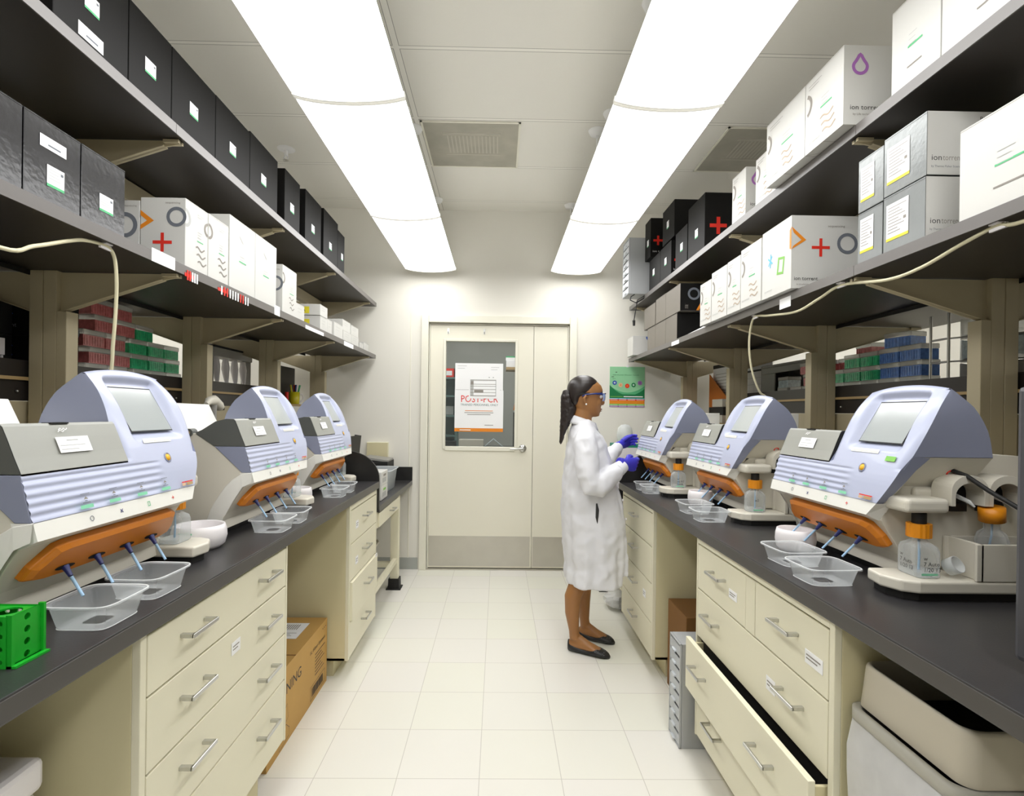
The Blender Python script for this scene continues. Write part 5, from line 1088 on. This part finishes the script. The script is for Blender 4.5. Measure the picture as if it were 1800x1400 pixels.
m=MB(); m.box(.93,1.12,4.22,4.42,.7665,1.118,'cup_white'); m.box(.929,1.121,4.219,4.421,1.09,1.119,'teal_card'); tag(m.obj('tall_carton',bevel=.003),'white carton with green top band on the right desk behind the person','box')
m=MB(); m.lathe([(0,.001),(.045,0),(.06,.02),(.066,.07),(.055,.125),(.03,.15),(0,.155)],(1.03,4.32,1.1195),'frost_plastic',28); tag(m.obj('round_container'),'white round translucent container standing on the green-topped carton','container')
# ================================================================= the person
def ell(cx,cy,z,fx,bx_,ry,n=28,e=2.0):
    R=[]
    for k in range(n):
        a=2*math.pi*k/n; c,s=math.cos(a),math.sin(a)
        X=math.copysign(abs(c)**(2/e),c); Y=math.copysign(abs(s)**(2/e),s)
        R.append((cx+(fx-cx if X>0 else cx-bx_)*X,cy+ry*Y,z))
    return R
PYC=3.11
def person():
    P=thing('person','person in white lab coat, blue gloves and goggles standing at the right bench','person',(.5,3.1,0)); 
    O=Vector((.5,3.1,0))
    def fin(m,name,voxel=None,smooth=6,disp=0,par=P,sub=0):
        o=m.obj(name,par); o.location=-O if par is P else (0,0,0)
        if voxel:
            r=o.modifiers.new('r','REMESH'); r.mode='VOXEL'; r.voxel_size=voxel; r.use_smooth_shade=True
            if smooth: s=o.modifiers.new('s','SMOOTH'); s.factor=.5; s.iterations=smooth
        if disp:
            tx=bpy.data.textures.new('folds','CLOUDS'); tx.noise_scale=disp[1]; tx.noise_depth=1
            e=bpy.data.objects.get('fold_frame')
            d=o.modifiers.new('d','DISPLACE'); d.texture=tx; d.strength=disp[0]; d.mid_level=.5; d.texture_coords='LOCAL'
        return o
    # ---- body: head, neck, torso core, arms, legs and feet as one surface
    m=MB(); K='skin'; y=PYC
    HD=[(1.338,.572,.545,.018),(1.346,.586,.52,.031),(1.36,.593,.49,.043),(1.38,.596,.455,.053),(1.40,.599,.44,.059),(1.43,.602,.425,.065),(1.455,.600,.415,.069),(1.475,.606,.41,.071),(1.495,.607,.407,.072),(1.52,.598,.41,.071),(1.545,.572,.43,.062),(1.562,.545,.45,.048),(1.571,.515,.475,.025)]
    m.loft([ell(.505,y,z,f,b,w,e=2.25) for z,f,b,w in HD],K)
    m.tube([(.597,y,1.468),(.604,y,1.45),(.611,y,1.432),(.6125,y,1.421),(.603,y,1.411)],[(.008,.006),(.010,.007),(.011,.009),(.010,.0105),(.008,.010)],K)   # nose
    m.sphere((.600,y-.009,1.415),(.009,.006,.006),K); m.sphere((.600,y+.009,1.415),(.009,.006,.006),K)
    m.sphere((.589,y,1.384),(.012,.019,.007),K); m.sphere((.587,y,1.372),(.012,.018,.006),K); m.sphere((.578,y,1.350),(.014,.016,.010),K)
    for sg in (-1,1):
        m.tube([(.500,y+sg*.070,1.408),(.492,y+sg*.078,1.42),(.486,y+sg*.083,1.445),(.497,y+sg*.081,1.460),(.507,y+sg*.074,1.450)],[.005,.008,.009,.008,.004],K,8)
        m.sphere((.575,y+sg*.035,1.425),(.02,.018,.022),K)
    m.loft([ell(cx,y,z,cx+r,cx-r,r*.95) for z,cx,r in ((1.25,.495,.045),(1.30,.49,.055),(1.33,.49,.055),(1.37,.495,.054),(1.40,.50,.05))],K)
    m.loft([ell(cx,y,z,cx+a,cx-b,w) for z,cx,a,b,w in ((.75,.53,.10,.11,.16),(.95,.51,.09,.09,.13),(1.1,.51,.10,.08,.14),(1.20,.50,.06,.03,.10),(1.27,.495,.045,.03,.055))],K)
    legs=[((.51,3.03,.74),(.50,3.035,.50),(.475,3.035,.41),(.44,3.035,.31),(.436,3.033,.22),(.447,3.03,.12),(.452,3.03,.075)),((.55,3.20,.74),(.545,3.20,.50),(.535,3.205,.40),(.525,3.21,.31),(.528,3.21,.22),(.535,3.208,.12),(.54,3.208,.075))]
    rad=[.085,.060,.050,.050,.041,.029,.030]
    for L in legs: m.tube(L,rad,K,16)
    for (hx,hy),(tx,ty) in (((.428,3.048),(.615,2.955)),((.512,3.222),(.682,3.137))):
        d=Vector((tx-hx,ty-hy,0)); 
        m.tube([Vector((hx,hy,.04)),Vector((hx,hy,.045))+d*.2,Vector((hx,hy,.047))+d*.42,Vector((hx,hy,.033))+d*.7,Vector((hx,hy,.022))+d*.95],[(.026,.028),(.029,.034),(.030,.032),(.036,.021),(.030,.012)],K,14)
        m.tube([Vector((hx,hy,.085))+d*.12,Vector((hx,hy,.062))+d*.38,Vector((hx,hy,.040))+d*.65],[.028,.024,.018],K,12)
    ar=[[(.49,2.95,1.21),(.50,2.89,1.08),(.51,2.87,.97),(.60,2.90,1.02),(.69,2.965,1.068)],[(.51,3.27,1.21),(.58,3.31,1.10),(.65,3.35,1.03),(.72,3.43,1.08),(.79,3.52,1.135)]]
    for A in ar: m.tube(A,[.045,.040,.036,.032,.025],K,12)
    body=fin(m,'body',.0042,5)
    # ---- face details
    m=MB(); m.sphere((.5995,y,1.3835),(.006,.016,.0038),'lip',12,6); m.sphere((.5975,y,1.3735),(.006,.014,.0042),'lip',12,6); fin(m,'lips')
    for sg in (-1,1):
        m=MB(); m.sphere((.588,y+sg*.031,1.455),(.013,.013,.011),'cup_white',12,8); m.sphere((.5955,y+sg*.031,1.4535),(.006,.006,.006),'rubber',10,6); fin(m,'eye')
        m=MB(); m.tube([(.603,y+sg*.018,1.478),(.599,y+sg*.035,1.483),(.585,y+sg*.052,1.476)],[.002,.003,.002],'hair',6); fin(m,'eyebrow')
        m=MB(); m.sphere((.499,y+sg*.084,1.410),.0055,'pearl',10,8); fin(m,'earring')
    # ---- hair
    m=MB(); K='hair'
    HR=[(1.405,.455,.428,.045),(1.425,.468,.417,.062),(1.45,.476,.407,.070),(1.47,.520,.402,.0765),(1.49,.555,.399,.0785),(1.51,.572,.400,.0785),(1.53,.580,.406,.076),(1.55,.570,.418,.068),(1.566,.55,.438,.052),(1.578,.525,.462,.030),(1.581,.50,.475,.010)]
    m.loft([ell((f+b)/2,y,z,f,b,w,e=2.3) for z,f,b,w in HR],K)
    fin(m,'hair',.004,8)
    m=MB(); m.loft([ell(cx,y,z,cx+a,cx-a,w) for z,cx,a,w in ((1.495,.405,.012,.016),(1.49,.402,.026,.03),(1.46,.400,.036,.036),(1.42,.408,.046,.040),(1.38,.414,.050,.042),(1.34,.405,.042,.040),(1.29,.388,.028,.034),(1.24,.375,.016,.024),(1.19,.367,.009,.012),(1.175,.366,.003,.004))],K)
    fin(m,'ponytail',.004,5,disp=(.006,.02))
    m=MB(); m.loft([ell(.498,y,z,f,b,w,e=2.3) for z,f,b,w in ((1.462,.528,.400,.0795),(1.476,.540,.398,.0805))],'rubber',False); fin(m,'hair_band')
    # ---- goggles
    m=MB()
    for sg in (-1,1): m.tube([(.603,y+sg*.052,1.468),(.585,y+sg*.071,1.470),(.55,y+sg*.078,1.471),(.50,y+sg*.081,1.466),(.475,y+sg*.080,1.455)],[(.004,.006),(.004,.007),(.003,.005),(.003,.004),.003],'goggle_blue',8)
    m.tube([(.603,y-.052,1.470),(.619,y-.03,1.474),(.624,y,1.474),(.619,y+.03,1.474),(.603,y+.052,1.470)],.0035,'goggle_blue',8)
    fr=fin(m,'goggles')
    m=MB(); R=[]
    for z,o_ in ((1.472,0),(1.455,.002),(1.438,.0),(1.430,-.004)):
        R.append([(.585+.036*math.cos(a)+o_,y+.068*math.sin(a),z) for a in [math.radians(-72+144*i/16) for i in range(17)]])
    m.loft(R,'lens',False,True,False); o=fin(m,'lens',par=fr); o.location=(0,0,0)
    # ---- lab coat
    m=MB(); K='coat'
    CT=[(.386,.565,.714,.408,.207,3.0),(.40,.565,.716,.405,.208,3.0),(.48,.565,.732,.402,.210,2.3),(.60,.56,.742,.392,.212,2.3),(.72,.56,.738,.383,.208,2.3),(.80,.555,.728,.374,.20,2.2),(.88,.55,.708,.374,.193,2.2),(.96,.54,.690,.380,.185,2.2),(1.04,.53,.668,.388,.182,2.2),(1.12,.52,.645,.398,.185,2.2),(1.18,.51,.625,.406,.188,2.2),(1.23,.50,.600,.414,.180,2.1),(1.265,.495,.572,.422,.150,2),(1.295,.49,.555,.430,.105,2),(1.32,.488,.545,.430,.072,2)]
    def pleat(R,z):
        k=max(0,min(1,(1.05-z)/.6)); cx_=sum(p[0] for p in R)/len(R); o=[]
        for p in R:
            a=math.atan2(p[1]-y,p[0]-cx_); d=1+k*(.035*math.sin(9*a+.8*z*4)+.022*math.sin(17*a+2))+.02*math.sin(z*38+3*a)*math.exp(-((z-.93)/.10)**2)
            o.append((cx_+(p[0]-cx_)*d,y+(p[1]-y)*d,p[2]))
        return o
    def dens(T):
        out=[]
        for a,b in zip(T,T[1:]):
            for q in range(4): out.append(tuple(u+(v-u)*q/4 for u,v in zip(a,b)))
        return out+[T[-1]]
    m.loft([pleat(ell(cx,y,z,f,b,w,96,e),z) for z,cx,f,b,w,e in dens(CT)],K)
    m.tube([(.49,2.985,1.235),(.485,2.935,1.19),(.487,2.905,1.10),(.492,2.885,1.01),(.505,2.875,.965),(.545,2.88,.965),(.595,2.905,.995),(.645,2.935,1.03),(.687,2.96,1.062)],[.055,.066,.066,.064,.062,.062,.056,.048,.040],K,18)
    m.tube([(.51,3.235,1.235),(.53,3.27,1.19),(.57,3.305,1.11),(.62,3.335,1.05),(.66,3.37,1.04),(.71,3.42,1.07),(.76,3.48,1.11),(.785,3.512,1.13)],[.055,.066,.064,.060,.058,.052,.044,.038],K,18)
    # front flap hanging forward
    m.loft([ell(cx,3.06,z,cx+.016,cx-.05,.075,16,2) for z,cx in ((.44,.738),(.55,.735),(.75,.715),(.92,.685))],K)
    coat=fin(m,'lab_coat',.007,4,disp=(.018,.07))
    cuff=MB(); cuff.tube([(.665,2.945,1.045),(.70,2.968,1.070)],[.041,.037],K,18); c=fin(cuff,'cuff',par=coat); c.location=(0,0,0)
    cuff=MB(); cuff.tube([(.768,3.49,1.116),(.795,3.523,1.138)],[.040,.036],K,18); c=fin(cuff,'cuff',par=coat)
    m=MB(); R=[]
    for rr_,z in ((.058,1.300),(.058,1.325),(.060,1.336),(.065,1.332),(.074,1.308),(.080,1.292)):
        R.append([(.497+rr_*1.05*math.cos(a)+ (.012 if abs(a)<.6 else 0),y+rr_*1.05*math.sin(a),z-.022*math.cos(a)-.012) for a in [math.radians(18+324*i/30) for i in range(31)]])
    m.loft(R,K,False,True,False); c=fin(m,'collar',par=coat)
    sd=c.modifiers.new('t','SOLIDIFY'); sd.thickness=.003
    m=MB(); m.tube([(.545,y-.022,1.300),(.585,y-.028,1.25),(.618,y-.03,1.19),(.652,y-.03,1.10)],.0028,'ink_pale',6); c=fin(m,'placket',par=coat)
    for k,(x,z) in enumerate(((.700,.96),(.724,.86),(.744,.75),(.748,.62))):
        m=MB(); m.sphere((x,y-.045,z),(.005,.008,.008),'cup_white',10,6); fin(m,'button',par=coat)
    m=MB(); m.tube([(.545,2.914,.865),(.548,2.905,.83),(.546,2.903,.79),(.55,2.908,.755)],[(.0015,.004),(.004,.009),(.004,.008),.002],'ink',8); fin(m,'pocket_slit',par=coat)
    # ---- gloves
    def hand(w,f,up,mirror,name,curl):
        w,f,up=Vector(w),Vector(f).normalized(),Vector(up); up=(up-f*up.dot(f)).normalized(); n=f.cross(up)*mirror   # n: palm side
        m=MB(); K='glove'
        m.tube([w-f*.045,w-f*.02,w,w+f*.03,w+f*.06,w+f*.082],[(.031,.028),(.031,.027),(.027,.024),(.024,.035),(.018,.040),(.013,.037)],K,16) if 0 else None
        R=[]
        for d,a,b in ((-.045,.034,.030),(-.02,.032,.027),(0,.029,.023),(.025,.036,.021),(.05,.041,.018),(.075,.040,.015),(.085,.034,.010)):
            R.append([w+f*d+up*(a*math.cos(2*math.pi*k/18))+n*(b*math.sin(2*math.pi*k/18)) for k in range(18)])
        m.loft(R,K)
        for i,(u,L) in enumerate(((.030,.070),(.010,.078),(-.010,.073),(-.029,.058))):
            p=w+f*.075+up*u; c1=curl*(1+.12*i); d1=(f*math.cos(c1)+n*math.sin(c1)); d2=(f*math.cos(c1*2.1)+n*math.sin(c1*2.1)); d3=(f*math.cos(c1*2.8)+n*math.sin(c1*2.8))
            a=p+d1*L*.45; b=a+d2*L*.32; e=b+d3*L*.25
            m.tube([p-f*.02,p,(p+a)/2,a,(a+b)/2,b,e,e+d3*.003],[.009,.010,.0095,.0098,.0088,.009,.0075,.004],K,12)
        p=w+f*.022+up*.024+n*.008; q=p+(f*.55+up*.35+n*.6)*.040; r=q+(f*.85+n*.35+up*.05)*.030; s=r+(f*.9+n*.1-up*.1)*.022
        m.tube([p-f*.012,p,q,r,s],[.015,.015,.012,.0105,.006],K,12)
        return fin(m,name,.003,3)
    hand((.712,2.977,1.078),(.86,.47,-.10),(0,-.2,1),-1,'glove',.45)
    hand((.82,3.54,1.152),(.72,.55,.33),(-.2,-.2,1),1,'glove',.6)
    # ---- shoes
    for (hx,hy),(tx,ty),nm in (((.418,3.053),(.636,2.945),0),((.500,3.228),(.702,3.127),1)):
        d=Vector((tx-hx,ty-hy,0)); L=d.length; d.normalize(); s_=Vector((-d.y,d.x,0)); h0=Vector((hx,hy,0)); m=MB()
        prof=[(0.0,.014),(.03,.028),(.15,.033),(.35,.032),(.55,.038),(.72,.043),(.86,.038),(.95,.026),(1.0,.010)]
        top=[(0.0,.062),(.03,.064),(.15,.048),(.35,.034),(.5,.032),(.64,.050),(.72,.047),(.86,.036),(.95,.026),(1.0,.014)]
        R=[]
        for i in range(22):
            u=i/21; wd=itp(prof,u); ht=itp(top,u)
            R.append([h0+d*(L*u)+s_*(wd*math.cos(a))+Vector((0,0,max(.002,ht*.5+ht*.5*math.sin(a)))) for a in [2*math.pi*k/18 for k in range(18)]])
        m.loft(R,'shoe'); sh=m.obj('shoe',P); sh.location=-O
        m=MB(); random.seed(nm)
        for k in range(26):
            u=.62+.3*random.random(); a=math.radians(25+130*random.random()); wd=itp(prof,u); ht=itp(top,u); c=h0+d*(L*u)+s_*(wd*math.cos(a))+Vector((0,0,ht*.5+ht*.5*math.sin(a))); m.sphere(c,.0022,'stud',6,4)
        st=m.obj('studs',sh)
    return P
person()
